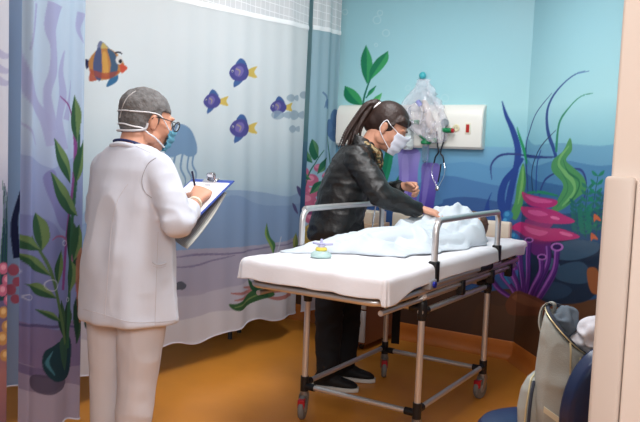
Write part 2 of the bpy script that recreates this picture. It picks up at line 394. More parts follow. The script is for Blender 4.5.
def wall_mesh(name, cv, pos): return link(name, cv.tomesh(name, pos, (0, 0, 0)), Mw, None, False, None, None, None, 'structure', np.zeros(3), None)
wall_mesh('wall_back', bw, lambda U, Z: (U, np.full(U.shape, YB), Z))
def aU(x, y):
    r = ray(x, y); t = ((KA-cC)@NA)/(r@NA); P = cC+r*t
    if t < 0 or t > 30: P = cC+r*30
    return ((P-KA)@DA, P[2])
aw = Canvas(0, 1.5, 0, 2.7, .0055, aU); water(aw, 0, 0, 0, 0)
aw.c[:] = aw.c*np.array([1, 1, 1])
aw.poly([(500, 330), (515, 146), (535, 145), (560, 143), (600, 146), (680, 148), (680, 330)], (92, 156, 190), .75)
aw.poly([(500, 330), (515, 165), (535, 166), (560, 160), (600, 166), (680, 168), (680, 330)], (66, 128, 176), .85)
aw.poly([(500, 330), (515, 184), (540, 182), (575, 188), (610, 192), (680, 186), (680, 330)], (44, 96, 150), .85)
aw.poly([(500, 330), (515, 212), (560, 214), (610, 208), (680, 206), (680, 330)], (26, 66, 110), .85)
aw.poly([(480, 430), (500, 289), (530, 292), (560, 297), (590, 300), (615, 292), (680, 288), (680, 430)], (96, 62, 40))
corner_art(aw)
wall_mesh('wall_right', aw, lambda U, Z: (KA[0]+DA[0]*U, KA[1]+DA[1]*U, Z))
# walls further round (out of the photograph, they close the room)
e = KA+DA*1.5; wr = MB(); wr.box((e[0], 1.7, 0), (e[0]+.1, e[1], 2.7))
# coved orange skirting
M_cove = mat('orange_cove', (196, 112, 44), .35, bump=.02, var=.05)
def cove(name, a, b, n):
    c = MB(); a = np.array(a, float); b = np.array(b, float); n = np.array(n, float); sec = []
    prof = [(.0, 0), (.06, .0), (.03, .012), (.012, .035), (.006, .07), (.006, .112), (.0, .118)]
    R = [np.array([p+n*d+np.array([0, 0, z]) for d, z in prof]) for p in (a, b)]
    c.rings(R); c.build(name, M_cove, kind='structure', auto=60)
cove('baseboard_back', (-4.1, YB, 0), (-1.41+.02, YB, 0), (0, -1, 0))
cove('baseboard_right', KA-DA*.02, KA+DA*1.5, NA)
# cream wall guard on back wall
g = MB(); a0, a1 = -2.35, onY(512, 230, YB)[0]; zg = .872
g.loft([((x, YB-.02*k, zg), (0, .022*k, 0), (0, 0, .062*(.6+.4*k))) for x, k in ((a0, 1), (a1-.012, 1), (a1-.003, .8), (a1, .3))], 20, 4)
g.build('trim_1', mat('cream_guard', (226, 214, 196), .4), kind='structure')
# partition at the right with corner protector
YP = 1.45; xp = onY(617, 90, YP)[0]; xg = onY(598, 300, YP)[0]
def pan(x0, y0, y1, zt, bev=.006):
    b_ = MB(); b_.box((x0, y0, 0), (1.6, y1, zt), bev); return b_
pan(xp, YP, YP+.14, 2.7).build('wall_front', M_cream, kind='structure', auto=40)
zp = onY(606, 176, YP-.02)[2]
b_ = MB(); b_.box((xg, YP-.022, 0), (onY(630, 250, YP-.02)[0], YP+.16, zp), .008)
b_.build('trim_2', mat('beige_protector', (208, 194, 184), .5), kind='structure', auto=40)
b_ = MB(); b_.box((onY(630, 250, YP-.02)[0]+.002, YP-.016, 0), (1.6, YP, zp-.004), .004)
b_.build('trim_3', mat('cream_panel', (226, 212, 202), .5), kind='structure', auto=40)

# ------------------------------------------------------------------ curtains
Mc = mural_mat('curtain_fabric', .8, .25, 900, transl=.35, spec=.15)
Mnet = bpy.data.materials.new('white_net'); Mnet.use_nodes = True
nt = Mnet.node_tree; b = nt.nodes['Principled BSDF']; b.inputs['Base Color'].default_value = (.86, .86, .88, 1); b.inputs['Roughness'].default_value = .8
uv = nt.nodes.new('ShaderNodeTexCoord'); sp = nt.nodes.new('ShaderNodeSeparateXYZ'); nt.links.new(uv.outputs['Object'], sp.inputs[0])
def lines(sock, period, w):
    a = nt.nodes.new('ShaderNodeMath'); a.operation = 'MULTIPLY'; a.inputs[1].default_value = 1/period; nt.links.new(sock, a.inputs[0])
    f = nt.nodes.new('ShaderNodeMath'); f.operation = 'FRACT'; nt.links.new(a.outputs[0], f.inputs[0])
    l = nt.nodes.new('ShaderNodeMath'); l.operation = 'LESS_THAN'; l.inputs[1].default_value = w; nt.links.new(f.outputs[0], l.inputs[0]); return l.outputs[0]
mx1 = nt.nodes.new('ShaderNodeMath'); mx1.operation = 'MAXIMUM'
nt.links.new(lines(sp.outputs['Z'], .055, .1), mx1.inputs[0]); nt.links.new(lines(sp.outputs['Y'], .05, .1), mx1.inputs[1])
mr = nt.nodes.new('ShaderNodeMapRange'); mr.inputs[3].default_value = .72; mr.inputs[4].default_value = .92; nt.links.new(mx1.outputs[0], mr.inputs[0])
nt.links.new(mr.outputs[0], b.inputs['Alpha'])
Mband = mat('white_band', (240, 242, 244), .8); Mhem = mat('pale_hem', (206, 202, 214), .8)
def topz(U): return .05*(np.clip(U, 2, 5)-3.8)
def curtain(cv, X0, fold, label, z_net, group, zfun=None, netbits=True):
    """hanging curtain in a plane X=const, folds push it along X"""
    org = np.array([X0, (cv.u[0]+cv.u[-1])/2, 0])
    o = link('hospital_curtain', cv.tomesh('hospital_curtain', lambda U, Z: (X0+fold(U, Z), U, Z+topz(U)*np.clip((Z-cv.z[-1]+.4)/.4, 0, 1)+(zfun(U)*np.clip(1-(Z-cv.z[0])/.5, 0, 1) if zfun else 0)), org), Mc, None, True, label, 'curtain', group, None, org, None)
    # hem tube, net header and band
    n = cv.nu//3; U = np.linspace(cv.u[0], cv.u[-1], n)
    h = MB(); h.tube([(X0+fold(np.array([u]), np.array([cv.z[0]]))[0], u, cv.z[0]+(zfun(np.array([u]))[0] if zfun else 0)) for u in U], .004, 6)
    h.build('hem', Mhem, o)
    if netbits:
        zt = cv.z[-1]; q = MB(); zz = np.linspace(0, 1, 10); tz = topz(U)
        q.rings([np.stack([X0+fold(U, np.full(n, zt+.4*z)), U, (zt+tz)*(1-z)+2.67*z], 1) for z in zz], closed=False, cap=False); q.build('net_header', Mnet, o, auto=None)
        q = MB(); q.rings([np.stack([X0+.003+dx+fold(U, np.full(n, zt)), U, zt+tz+dz], 1) for dx, dz in ((0, -.016), (.003, 0), (0, .016))], closed=False, cap=False); q.build('band', Mband, o, auto=None)
    return o
def curU(X): return lambda x, y: (lambda p: (p[1], p[2]))(onX(x, y, X))
# main curtain
mc = Canvas(1.72, 4.36, .19, 2.205, .0055, curU(XC))
mc.sat = .88; mc.grad([(.19, (220, 216, 230)), (.42, (206, 200, 216)), (.62, (184, 186, 214)), (.9, (150, 184, 218)), (1.15, (194, 220, 234)), (1.5, (228, 241, 247)), (2.0, (238, 246, 250)), (2.3, (242, 248, 250))])
mc.poly([(80, 215), (140, 205), (165, 212), (200, 196), (230, 190), (260, 192), (290, 196), (330, 188), (330, 260), (80, 300)], (150, 180, 216), .9)
mc.poly([(80, 225), (150, 228), (200, 216), (230, 195), (262, 205), (300, 204), (330, 200), (330, 262), (80, 300)], (134, 164, 208), .8)
mc.poly([(60, 262), (120, 256), (172, 251), (233, 247), (270, 243), (303, 236), (330, 232), (330, 300), (300, 316), (165, 352), (60, 380)], (182, 174, 198), .95)
mc.poly([(60, 310), (165, 300), (235, 285), (330, 262), (330, 400), (60, 420)], (202, 197, 214), .9)
mc.poly([(60, 345), (120, 340), (165, 328), (205, 312), (240, 308), (290, 290), (330, 285), (330, 420), (60, 440)], (224, 221, 230), .9)
mc.stroke([(170, 258), (200, 255), (233, 253), (265, 247), (305, 241)], [.6, 2, 1.6, 1.4, .6], (126, 116, 156), .8)
mc.stroke([(172, 268), (196, 266), (218, 259), (233, 255)], [.6, 1.6, 1.4, .6], (132, 122, 160), .8)
mc.poly([(-40, -40), (30, -40), (26, 140), (30, 430), (-40, 430)], (120, 150, 198), .8)  # darker blue strip: shade of the gap between curtains painted into the fabric
# jellyfish
J = (126, 164, 204)
mc.poly([(165, 150), (168, 132), (180, 124), (192, 130), (198, 143), (198, 154), (190, 157), (182, 154), (174, 157), (167, 156)], J)
for dx, pts in enumerate(([(170, 154), (167, 168), (171, 182), (168, 198)], [(176, 154), (174, 168), (178, 182), (175, 196)], [(183, 153), (181, 168), (186, 180), (183, 194)], [(190, 154), (188, 168), (193, 178), (190, 190)], [(196, 152), (194, 164), (198, 174), (196, 186)])): mc.stroke(pts, [2.4, 2.2, 2, .8], J)
# striped fish
def sfish(c, x, y):
    c.poly([(x-14, y-2), (x-19, y-6), (x-18, y+4)], (44, 50, 92)); c.poly([(x-6, y-12), (x-4, y-26), (x+6, y-16), (x+10, y-8)], (120, 130, 170)); c.poly([(x-3, y-14), (x-1, y-24), (x+5, y-14)], (214, 190, 110))
    c.poly([(x+6, y+12), (x+2, y+22), (x+12, y+16), (x+12, y+8)], (60, 120, 170)); c.poly([(x-12, y+4), (x-15, y+16), (x-4, y+13)], (200, 100, 80))
    c.poly([(x-16, y-2), (x-8, y-14), (x+4, y-17), (x+14, y-9), (x+19, y+1), (x+12, y+10), (x, y+15), (x-11, y+11)], (206, 140, 78))
    c.poly([(x-8, y-14), (x-3, y-16), (x-3, y+14), (x-9, y+12), (x-11, y)], (84, 96, 140)); c.poly([(x+3, y-16), (x+9, y-13), (x+13, y-2), (x+11, y+9), (x+5, y+13), (x+6, y-2)], (76, 104, 136))
    c.poly([(x-2, y-10), (x+2, y-12), (x+4, y+8), (x, y+11)], (232, 176, 84), .8); c.poly([(x-15, y+4), (x, y+8), (x+14, y+6), (x+4, y+14), (x-10, y+11)], (186, 78, 64), .7)
    c.poly([(x+15, y-1), (x+22, y+2), (x+21, y+5), (x+16, y+8)], (228, 92, 70))
    c.disc(x+14, y-5, 3.4, 4.6, (232, 232, 232)); c.disc(x+15.2, y-3.6, 1.7, 2.1, (40, 40, 50)); c.stroke([(x+10, y-12), (x+14, y-13), (x+17, y-11)], [1, 1.8, 1], (30, 30, 50))
sfish(mc, 104, 65)
def bfish(c, x, y, s, tail=1):
    q = lambda a, b: (x+a*s, y+b*s)
    c.poly([q(6, -1), q(15, -5), q(13, 0), q(15, 5), q(7, 3)], (236, 204, 96))
    c.poly([q(-3, -6), q(0, -12), q(4, -10), q(6, -4)], (70, 110, 176)); c.poly([q(-4, 7), q(-5, 13), q(-1, 11), q(2, 7)], (74, 112, 178)); 
    c.poly([q(-9, 1), q(-6, -5), q(0, -8), q(5, -6), q(8, 0), q(5, 6), q(-1, 8), q(-6, 6)], (86, 84, 164))
    c.poly([q(-3, -4), q(1, -5), q(3, -1), q(0, 4), q(-4, 2)], (138, 122, 198), .8); c.stroke([q(-3, -3), q(0, -1), q(-1, 3)], [1, 1.2, .6], (214, 196, 120), .7)
    c.disc(*q(-6, -1), .9*s, 1.1*s, (235, 235, 240)); c.disc(*q(-6, -.8), .5*s, .6*s, (30, 30, 60))
for a in ((239, 72, 1.16), (213, 101, .96), (239, 128, 1.14), (277, 107, .88)): bfish(mc, *a)
for x, y, s in ((289, 98, 5), (293, 115, 6.5), (291, 129, 5), (276, 115, 6), (305, 95, 5)):
    c_ = (166, 190, 208); mc.disc(x, y, s, s*.75, c_, .8); mc.poly([(x+s*.6, y), (x+s*1.8, y-s*.6), (x+s*1.8, y+s*.6)], c_, .8)
mc.poly([(292, 203), (297, 206), (300, 214), (295, 210)], (92, 88, 140)); mc.poly([(298, 186), (304, 190), (303, 197), (299, 192)], (92, 88, 140))
mc.leaf([(265, 223), (263, 234), (268, 246), (271, 254), (273, 244), (268, 236)], (74, 128, 78), (168, 194, 96))
mc.leaf([(298, 233), (294, 240), (295, 250), (298, 254), (301, 244)], (120, 140, 74), (186, 186, 100)); mc.stroke([(278, 236), (276, 246), (274, 254)], [.8, 1, .6], (200, 206, 220))
# starfish / red weed and big green leaf
for p in ([(229, 293), (244, 293), (262, 292)], [(232, 300), (246, 297), (264, 294)], [(262, 294), (278, 288), (300, 284)], [(262, 297), (276, 296), (292, 292)], [(240, 287), (252, 290), (262, 292)]): mc.stroke(p, [.8, 3, 4], (190, 116, 112), .9)
mc.poly([(227, 304), (231, 309), (238, 310), (250, 306), (262, 300), (272, 293), (266, 289), (254, 291), (243, 298), (234, 303)], (64, 108, 66)); mc.stroke([(232, 307), (246, 302), (264, 293)], [.6, 1.6, .6], (126, 156, 90))
mc.poly([(247, 280), (250, 292), (258, 298), (266, 296), (262, 284), (258, 292), (252, 286)], (44, 92, 60))
mc.poly([(172, 290), (180, 282), (188, 285), (184, 290)], (96, 100, 116)); mc.poly([(84, 318), (92, 316), (94, 324), (85, 326)], (40, 70, 62))
# dark weeds and coral in the left part of the curtain, seen in the gap
for k in range(7): mc.stroke([(15+k, 258), (12+k, 225), (20+k % 3*2, 195), (24, 185+k*4)], [2.4, 1.8, .8], (30, 36, 74))
for x, y, r in ((14, 270, 6), (18, 282, 5), (11, 290, 6), (16, 300, 5)): mc.disc(x, y, r, r, (176, 84, 110))
def main_fold(U, Z):
    k = np.clip((2.4-Z)/2, 0, 1)
    f = .009*np.sin(U*17+1.2*np.sin(U*3))*(.15+1.0*k)+.016*np.sin(U*5.3+.8)*k+.003*np.sin(U*37+Z*.6)*(.5+.5*np.sin(U*2.2))
    f = f+.035*np.exp(-((U-4.05)/.10)**2)*(.4+k)+.02*np.exp(-((U-3.62)/.07)**2)*k
    f = f-.035*np.clip((U-4.30)/.06, 0, 1)**2          # the end turns back behind itself
    return f
curtain(mc, XC, main_fold, 'long pale curtain with blue fish, a striped fish and a jellyfish, hanging behind the stretcher', 2.2, 'printed sea curtains',
        zfun=lambda U: .022*np.sin(U*7+.5)+.012*np.sin(U*17))
# second panel
X2 = -2.86
sc = Canvas(4.37, 4.75, .17, 2.215, .005, curU(X2))
sc.sat = .95; sc.grad([(.17, (218, 216, 226)), (.45, (204, 200, 216)), (.6, (180, 178, 202)), (.95, (156, 192, 214)), (1.5, (162, 200, 218)), (2.3, (182, 212, 224))])
for x, y in ((336, 118), (344, 112), (331, 128), (340, 128)): sc.disc(x, y, 4.5, 9, (84, 122, 172), .9)
sc.disc(338, 136, 8, 6, (84, 122, 172), .9); sc.disc(326, 104, 2.5, 5, (92, 130, 176), .8); sc.stroke([(322, 92), (325, 98), (323, 108)], [1.4, 1.8, 1], (100, 134, 176), .8)
for x, y, r in ((306, 172, 5), (312, 180, 6), (305, 188, 6), (314, 192, 5), (309, 200, 7), (318, 204, 5), (324, 176, 4), (318, 168, 4), (306, 214, 6), (314, 218, 7)):
    sc.disc(x, y, r, r, (206, 106, 140)); sc.disc(x-1, y-1.5, r*.55, r*.5, (232, 152, 178), .8)
for x, y, r in ((310, 210, 6), (320, 214, 5)): sc.disc(x, y, r, r*.8, (136, 74, 120))
for x, y, r in ((306, 232, 6), (312, 238, 6), (307, 246, 6), (316, 246, 5), (312, 228, 4)): sc.disc(x, y, r, r, (190, 158, 78)); sc.disc(x-1, y-1, r*.5, r*.5, (222, 196, 120), .8)
sc.poly([(296, 210), (303, 205), (302, 225), (298, 232)], (84, 66, 96))
sc.stroke([(308, 186), (312, 170), (317, 160), (322, 150)], [1.2, 1, .6], (50, 110, 90)); sc.stroke([(332, 170), (330, 150), (328, 132)], [1.4, 1, .6], (60, 120, 100))
for l in ([(313, 139), (318, 146), (318, 157), (314, 160), (311, 150)], [(308, 148), (312, 156), (313, 163), (308, 160), (305, 153)], [(328, 158), (324, 168), (317, 174), (319, 164), (324, 158)], [(302, 166), (308, 172), (312, 180), (306, 178)], [(322, 180), (318, 190), (311, 194), (314, 184)]): sc.leaf(l, (44, 110, 84), (110, 160, 110))
def fold2(U, Z): return .018*np.sin(U*21+.6)*(.6+.4*np.clip(2-Z, 0, 1))+.006*np.sin(U*50)
curtain(sc, X2, fold2, 'narrow teal curtain with pink coral, in the corner behind the leaning woman', 2.25, 'printed sea curtains', zfun=lambda U: 0*U)
# left near curtain
XL = -2.45
lc = Canvas(1.755, 2.035, .16, 2.1, .0035, curU(XL))
lc.sat = .92; lc.grad([(.16, (170, 162, 190)), (.36, (150, 140, 172)), (.56, (128, 116, 158)), (.57, (118, 128, 180)), (.9, (128, 142, 192)), (1.2, (160, 178, 214)), (1.4, (182, 202, 226)), (2.1, (186, 210, 230))])
LV = (164, 170, 212)
for pts, w in (([(26, -10), (27, 40), (31, 75), (36, 100), (46, 120), (52, 145)], [6, 5, 6, 9, 10, 14]), ([(55, -10), (50, 20), (52, 45), (52, 70), (47, 95), (52, 130)], [16, 10, 6, 8, 6, 10]), ([(38, -10), (36, 20), (33, 50)], [3, 2.4, .6]),
               ([(64, 50), (60, 72), (62, 95), (58, 120), (62, 150)], [.6, 6, 9, 8, 14]), ([(72, 80), (70, 95), (66, 120)], [.6, 3, 8]), ([(27, 118), (34, 132), (38, 145)], [.6, 2, 1]), ([(83, 0), (80, 20), (84, 40)], [8, 4, .6])): lc.stroke(pts, w, LV, .9)
lc.poly([(15, 160), (30, 155), (50, 168), (70, 160), (90, 172), (90, 330), (10, 330)], (136, 150, 200), .55)
lc.poly([(44, 178), (52, 170), (60, 190), (72, 200), (76, 230), (60, 228), (50, 205)], (116, 112, 176), .6)
lc.poly([(18, 230), (36, 216), (60, 236), (70, 300), (60, 326), (18, 322)], (112, 118, 178), .5)
lc.poly([(5, 328), (30, 324), (60, 330), (90, 324), (90, 440), (0, 440)], (128, 114, 156), .9); lc.stroke([(5, 330), (40, 326), (90, 328)], [2, 3, 2], (92, 88, 136))
lc.poly([(0, 372), (30, 366), (60, 374), (90, 368), (90, 450), (0, 450)], (154, 144, 174), .9); lc.poly([(8, 362), (36, 368), (60, 366), (50, 376), (20, 374)], (108, 96, 142), .8)
lc.poly([(2, 398), (40, 392), (90, 388), (90, 450), (0, 450)], (184, 176, 200), .85)
lc.poly([(33, 378), (44, 374), (66, 380), (62, 390), (44, 393), (34, 388)], (84, 78, 104), .8)
lc.poly([(44, 352), (52, 344), (62, 340), (73, 338), (74, 360), (70, 379), (54, 381), (44, 370)], (36, 66, 78)); lc.stroke([(50, 350), (46, 362), (52, 374)], [.6, 3, .8], (70, 130, 150)); lc.poly([(58, 342), (64, 338), (70, 352), (66, 372), (60, 360)], (54, 92, 78))
MG = (136, 72, 140)
lc.stroke([(59, 96), (69, 106), (75, 120), (78, 150), (76, 190), (71, 215), (66, 245), (62, 290)], [.8, 2, 2.4, 3.6, 4.4, 5, 4.6, 3.4], MG)
lc.stroke([(50, 240), (56, 236), (66, 240), (76, 262), (80, 300)], [.8, 1.6, 2.2, 3, 3], (160, 96, 140))
for l in ([(82, 232), (86, 262), (80, 296), (76, 262)], [(84, 280), (86, 312), (78, 344), (76, 308)], [(70, 300), (75, 318), (68, 342), (62, 320)], [(60, 300), (66, 318), (64, 340), (56, 322)], [(72, 214), (80, 236), (72, 262), (67, 236)]): lc.leaf(l, (40, 72, 60), (66, 100, 74))
lc.stroke([(66, 345), (56, 300), (46, 262), (34, 236)], [4, 3.4, 2.4, 1], (84, 118, 76)); lc.stroke([(70, 350), (72, 300), (74, 240), (80, 150), (79, 110)], [5, 3.6, 3, 2, 1], (54, 100, 74))
LF, LH = (52, 92, 66), (132, 158, 96)
for l in ([(52, 138), (62, 149), (72, 166), (73, 184), (64, 176), (55, 160)], [(49, 172), (62, 184), (75, 200), (79, 216), (66, 212), (54, 196)], [(38, 213), (46, 222), (48, 238), (43, 251), (37, 237), (35, 223)], [(20, 234), (34, 238), (43, 251), (27, 249)], [(25, 254), (40, 259), (49, 276), (34, 269)],
          [(77, 95), (82, 114), (79, 142), (73, 122)], [(84, 140), (86, 160), (78, 184), (76, 164)], [(60, 250), (62, 268), (55, 286), (52, 268)], [(74, 260), (80, 274), (72, 296), (70, 276)], [(38, 310), (50, 312), (60, 322), (48, 318)], [(30, 285), (42, 284), (54, 298), (40, 296)], [(80, 225), (84, 244), (76, 262), (74, 240)]): lc.leaf(l, LF, LH)
for x, y, r in ((24, 273, 5), (32, 298, 3.2), (18, 298, 2.6), (50, 285, 6), (64, 243, 3), (13, 355, 4.6), (70, 300, 2.5)): lc.ring(x, y, r, (206, 214, 232), .7, 1)
lc.poly([(78, 262), (84, 250), (88, 300), (80, 322)], (190, 120, 96), .8)
def fold3(U, Z): 
    k = np.clip((2.2-Z)/2, 0, 1)
    return .014*np.sin(U*34+.5)*(.5+k)+.006*np.sin(U*75+1)*(1-k*.5)-.04*np.clip((U-2.0)/.035, 0, 1)**2-.05*np.clip((1.778-U)/.02, 0, 1)**2
curtain(lc, XL, fold3, 'left curtain with a leafy green plant and magenta stem, beside the woman in white', 2.1, 'printed sea curtains', zfun=lambda U: .01*np.sin(U*30))
# leftmost piece
X4 = -2.3
qc = Canvas(1.28, 1.575, .15, 2.1, .004, curU(X4))
qc.sat = .85; qc.grad([(.15, (120, 90, 110)), (.5, (170, 110, 110)), (.75, (96, 90, 140)), (1.0, (150, 160, 200)), (1.3, (206, 210, 228)), (2.1, (212, 218, 230))])
for y in (55, 70, 82): qc.poly([(-4, y-6), (4, y-2), (12, y), (5, y+4), (-4, y+2)], (176, 178, 214), .9)
for k in range(8): qc.stroke([(-2+k*1.6, 300), (0+k*1.5, 250), (2+k*1.3, 215), (1+k*1.4, 180+k*3)], [3, 2.4, 1, .6], (36, 48, 92) if k % 2 else (34, 92, 76))
for x, y, r in ((2, 268, 6), (6, 280, 6), (1, 290, 6), (7, 300, 5)): qc.disc(x, y, r, r, (196, 96, 132)); qc.disc(x, y-1, r*.5, r*.5, (226, 150, 176))
for x, y, r in ((2, 312, 6), (6, 326, 6), (1, 338, 7), (4, 355, 6)): qc.disc(x, y, r, r, (196, 140, 80)); qc.disc(x, y-1, r*.5, r*.5, (226, 184, 120))
def fold4(U, Z): return .012*np.sin(U*30)-.05*np.clip((U-1.558)/.02, 0, 1)**2
curtain(qc, X4, fold4, 'leftmost curtain edge, pale with dark weed and pink coral low down', 2.1, 'printed sea curtains', zfun=lambda U: 0*U)
# ceiling tracks
for X0, a, b_, w in ((XC, 2.0, 4.75, 'over the long fish curtain'), (XL, 1.7, 2.05, 'over the leafy curtain'), (X4, 1.25, 1.6, 'over the leftmost curtain')):
    t = MB(); t.box((X0-.02, a, 2.67), (X0+.02, b_, 2.7), .003)
    t.build('curtain_track', mat('white_track', (225, 225, 225), .4), label='white ceiling curtain track '+w, cat='curtain track', group='curtain tracks', org=(X0, (a+b_)/2, 2.7), auto=40)
# ------------------------------------------------------------------ common materials
M_alu = mat('brushed_aluminium', (214, 212, 212), .36, metal=.72, bump=.02, bscale=300)
M_chrome = mat('chrome', (215, 215, 220), .15, metal=1.)
M_blk = mat('black_plastic', (22, 22, 25), .45)
M_red = mat('red_plastic', (178, 24, 38), .4)
M_rub = mat('grey_rubber', (120, 118, 116), .6)
M_dkg = mat('dark_grey_vinyl', (52, 54, 60), .55)
M_white = mat('white_plastic', (236, 234, 228), .4)
M_green = mat('green_plastic', (14, 122, 74), .35)
M_blue = mat('blue_plastic', (48, 66, 150), .4)
# ------------------------------------------------------------------ stretcher
x0, x1, y0, y1 = -1.926, -1.305, 2.98, 3.867
TX0, TX1, TY0, TY1 = -1.972, -1.275, 2.525, 4.385          # mattress footprint
st = empty('hospital_stretcher', ((x0+x1)/2, (y0+y1)/2, 0), 'wheeled hospital stretcher with aluminium tube frame, red brakes and raised side rails', 'stretcher')
fr = MB()
for x in (x0, x1): fr.tube([(x, y0-.02, .64), (x, y1+.02, .64)], .0145, 14); fr.tube([(x, y0, .18), (x, y1, .18)], .0135, 14)
for y in (y0, y1): fr.tube([(x0, y, .655), (x1, y, .655)], .0145, 14); fr.tube([(x0, y, .165), (x1, y, .165)], .0135, 14)
fr.build('chassis', M_alu, st)
# bed frame with rounded ends
bf = MB(); X0_, X1_, Ya, Yb_ = TX0+.015, TX1-.012, TY0+.01, TY1-.01; rr = .07
def rrect(xa, xb, ya, yb, r, z):
    P = []
    for cx, cy, a in ((xb-r, yb-r, 0), (xa+r, yb-r, 90), (xa+r, ya+r, 180), (xb-r, ya+r, 270)):
        for t in range(0, 91, 15): P.append((cx+r*math.cos(math.radians(a+t)), cy+r*math.sin(math.radians(a+t)), z))
    return P
lp = rrect(X0_, X1_, Ya, Yb_, rr, .745); bf.tube(lp+[lp[0]], .0155, 14, cap=False)
for x in (x0, x1): bf.tube([(x, Ya+.03, .70), (x, Yb_-.06, .70)], .012, 12)
for y in (y0-.2, y0+.35, y1-.1, y1+.35): bf.tube([(X0_, y, .745), (X1_, y, .745)], .011, 10)
bf.build('bed_frame', M_alu, st)
M_tan = mat('steel_tan_reflection', (176, 150, 126), .4)  # orange floor's tan reflection put into the steel's base colour
for ya_ in (y0-.32, y1+.30): ff = MB(); ff.box((TX0+.06, ya_, .705), (TX1-.05, ya_+.03, .725), .004); ff.build('cross_bar', M_tan, st)
pl_ = MB(); pl_.box((TX0+.035, TY0+.035, .757), (TX1-.03, TY1-.02, .768), .004); pl_.build('deck', M_dkg, st)
mt = MB(); mt.box((TX0+.012, TY0+.012, .768), (TX1-.012, TY1-.012, .85), .025); mt.build('mattress', mat('black_vinyl', (30, 31, 36), .4, bump=.05), st)
for sx, x in ((-1, x0), (1, x1)):
    for sy, y in ((-1, y0), (1, y1)):
        l = MB(); l.tube([(x, y, .66), (x, y, .15)], .0155, 16); lo = l.build('leg', M_alu, st)
        j = MB(); j.cap((x, y, .62), (x, y, .675), .023, .023, 14); j.tube([(x, y, .655), (x-sx*.06, y, .655)], .02, 12); j.tube([(x, y, .64), (x, y-sy*.055, .64)], .019, 12)
        j.tube([(x, y, .60), (x, y, .64)], .021, 12); j.build('upper_joint', M_blk, st)
        j = MB(); j.tube([(x, y, .135), (x, y, .215)], .021, 14); j.tube([(x, y, .165), (x-sx*.06, y, .165)], .018, 12); j.tube([(x, y, .18), (x, y-sy*.055, .18)], .018, 12); j.build('lower_joint', M_blk, st)
        # spring tube bracket above the joint
        k = MB(); k.tube([(x, y, .675), (x, y, .72)], .012, 10); k.box((x-.016, y-.022, .695), (x+.016, y+.022, .735), .004); k.build('bracket', M_alu, st)
        # caster
        a = {(-1, -1): .35, (1, -1): .2, (1, 1): -.15, (-1, 1): .5}[(sx, sy)]; c_, q_ = math.cos(a), math.sin(a)
        Rz = np.array([[c_, -q_, 0], [q_, c_, 0], [0, 0, 1]]); wc = np.array([x, y, .060])+Rz@np.array([0, -.02, 0])
        w = MB(); axw = Rz@np.array([1, 0, 0])
        w.lathe([(.0, -.015), (.040, -.015), (.054, -.014), (.060, -.008), (.060, .008), (.054, .014), (.040, .015), (0, .015)], wc, axw, 28)
        cs = w.build('caster', M_rub, st)
        w = MB(); w.lathe([(0, -.017), (.022, -.017), (.024, -.012), (.024, .012), (.022, .017), (0, .017)], wc, axw, 20); w.build('hub', mat('grey_hub', (160, 158, 154), .4), cs)
        w = MB()
        for s in (-1, 1): w.loft([(wc+Rz@np.array([s*.021, 0, 0]), Rz@np.array([.0025, 0, 0]), Rz@np.array([0, .016, 0])), (np.array([x, y, .118])+Rz@np.array([s*.021, 0, 0]), Rz@np.array([.003, 0, 0]), Rz@np.array([0, .022, 0])), (np.array([x, y, .132])+Rz@np.array([s*.010, 0, 0]), Rz@np.array([.010, 0, 0]), Rz@np.array([0, .022, 0]))], 16, 3)
        w.tube([(x, y, .108), (x, y, .14)], .022, 14); w.build('fork', mat('zinc_fork', (150, 148, 146), .35, metal=.8), cs)
        w = MB(); p = np.array([x, y, .088])+Rz@np.array([0, -.058, 0]); w.box((-.018, -.012, -.022), (.018, .014, .022), .006, Rz, p); w.box((-.016, -.016, .014), (.016, .03, .024), .004, Rz, p)
        w.build('brake_pedal', M_red, cs)
# side rails
zr = 1.058
for sx, x in ((1, TX1+.012), (-1, TX0-.012)):
    pts = [(x, y0+.01, .80), (x, y0+.01, .96), (x, y0+.015, 1.02), (x, y0+.045, zr-.008), (x, y0+.09, zr), (x, y1-.09, zr), (x, y1-.045, zr-.008), (x, y1-.015, 1.02), (x, y1-.01, .96), (x, y1-.01, .80)]
    r_ = MB(); r_.tube(pts, .0155, 16, smooth=4); ro_ = r_.build('side_rail', M_alu, st)
    for y in (y0+.01, y1-.01):
        c = MB(); c.box((x-.021, y-.022, .78), (x+.021, y+.022, .875), .006); c.build('rail_clamp', M_blk, ro_)
    c = MB(); c.tube([(x+sx*.004, y0-.03, .775), (x+sx*.004, y1+.03, .775)], .014, 12); c.build('rail_slide', M_alu, ro_)
    c = MB(); c.tube([(x+sx*.004, y1-.30, .775), (x+sx*.004, y1-.14, .775)], .021, 12); c.ell((x+sx*.004, y1-.14, .775), (.024, .03, .024)); c.build('slide_grip', M_blk, ro_)
    c = MB(); c.box((x-.02, y0-.075, .755), (x+.024, y0-.0, .80), .008); c.build('latch_housing', mat('grey_plastic', (150, 150, 156), .4), ro_)
    c = MB(); c.tube([(x+sx*.02, y0-.04, .778), (x+sx*.034, y0-.04, .778)], .014, 18); c.build('latch_button', mat('blue_button', (34, 44, 150), .3), ro_)
# second long tube under the near side plus black clamps
lt = MB()
for x in (X0_+.012, X1_-.0): lt.tube([(x+.0, y0-.02, .715), (x, TY1-.1, .715)], .011, 12)
lt.build('tie_tube', M_alu, st)
for y in (y0+.42, y1-.02, y1+.30):
    c = MB(); c.box((X1_-.02, y-.02, .66), (X1_+.02, y+.02, .735), .005); c.build('tube_clamp', M_blk, st)
# hanging black strap behind
sp_ = MB()
sp_.loft([((x0+.062, y1+.01, z), (.024, .006, 0), (0, .004, 0)) for z in (.735, .6, .45, .3, .21)], 16, 4); sp_.build('safety_strap', mat('black_webbing', (14, 14, 16), .8), st)
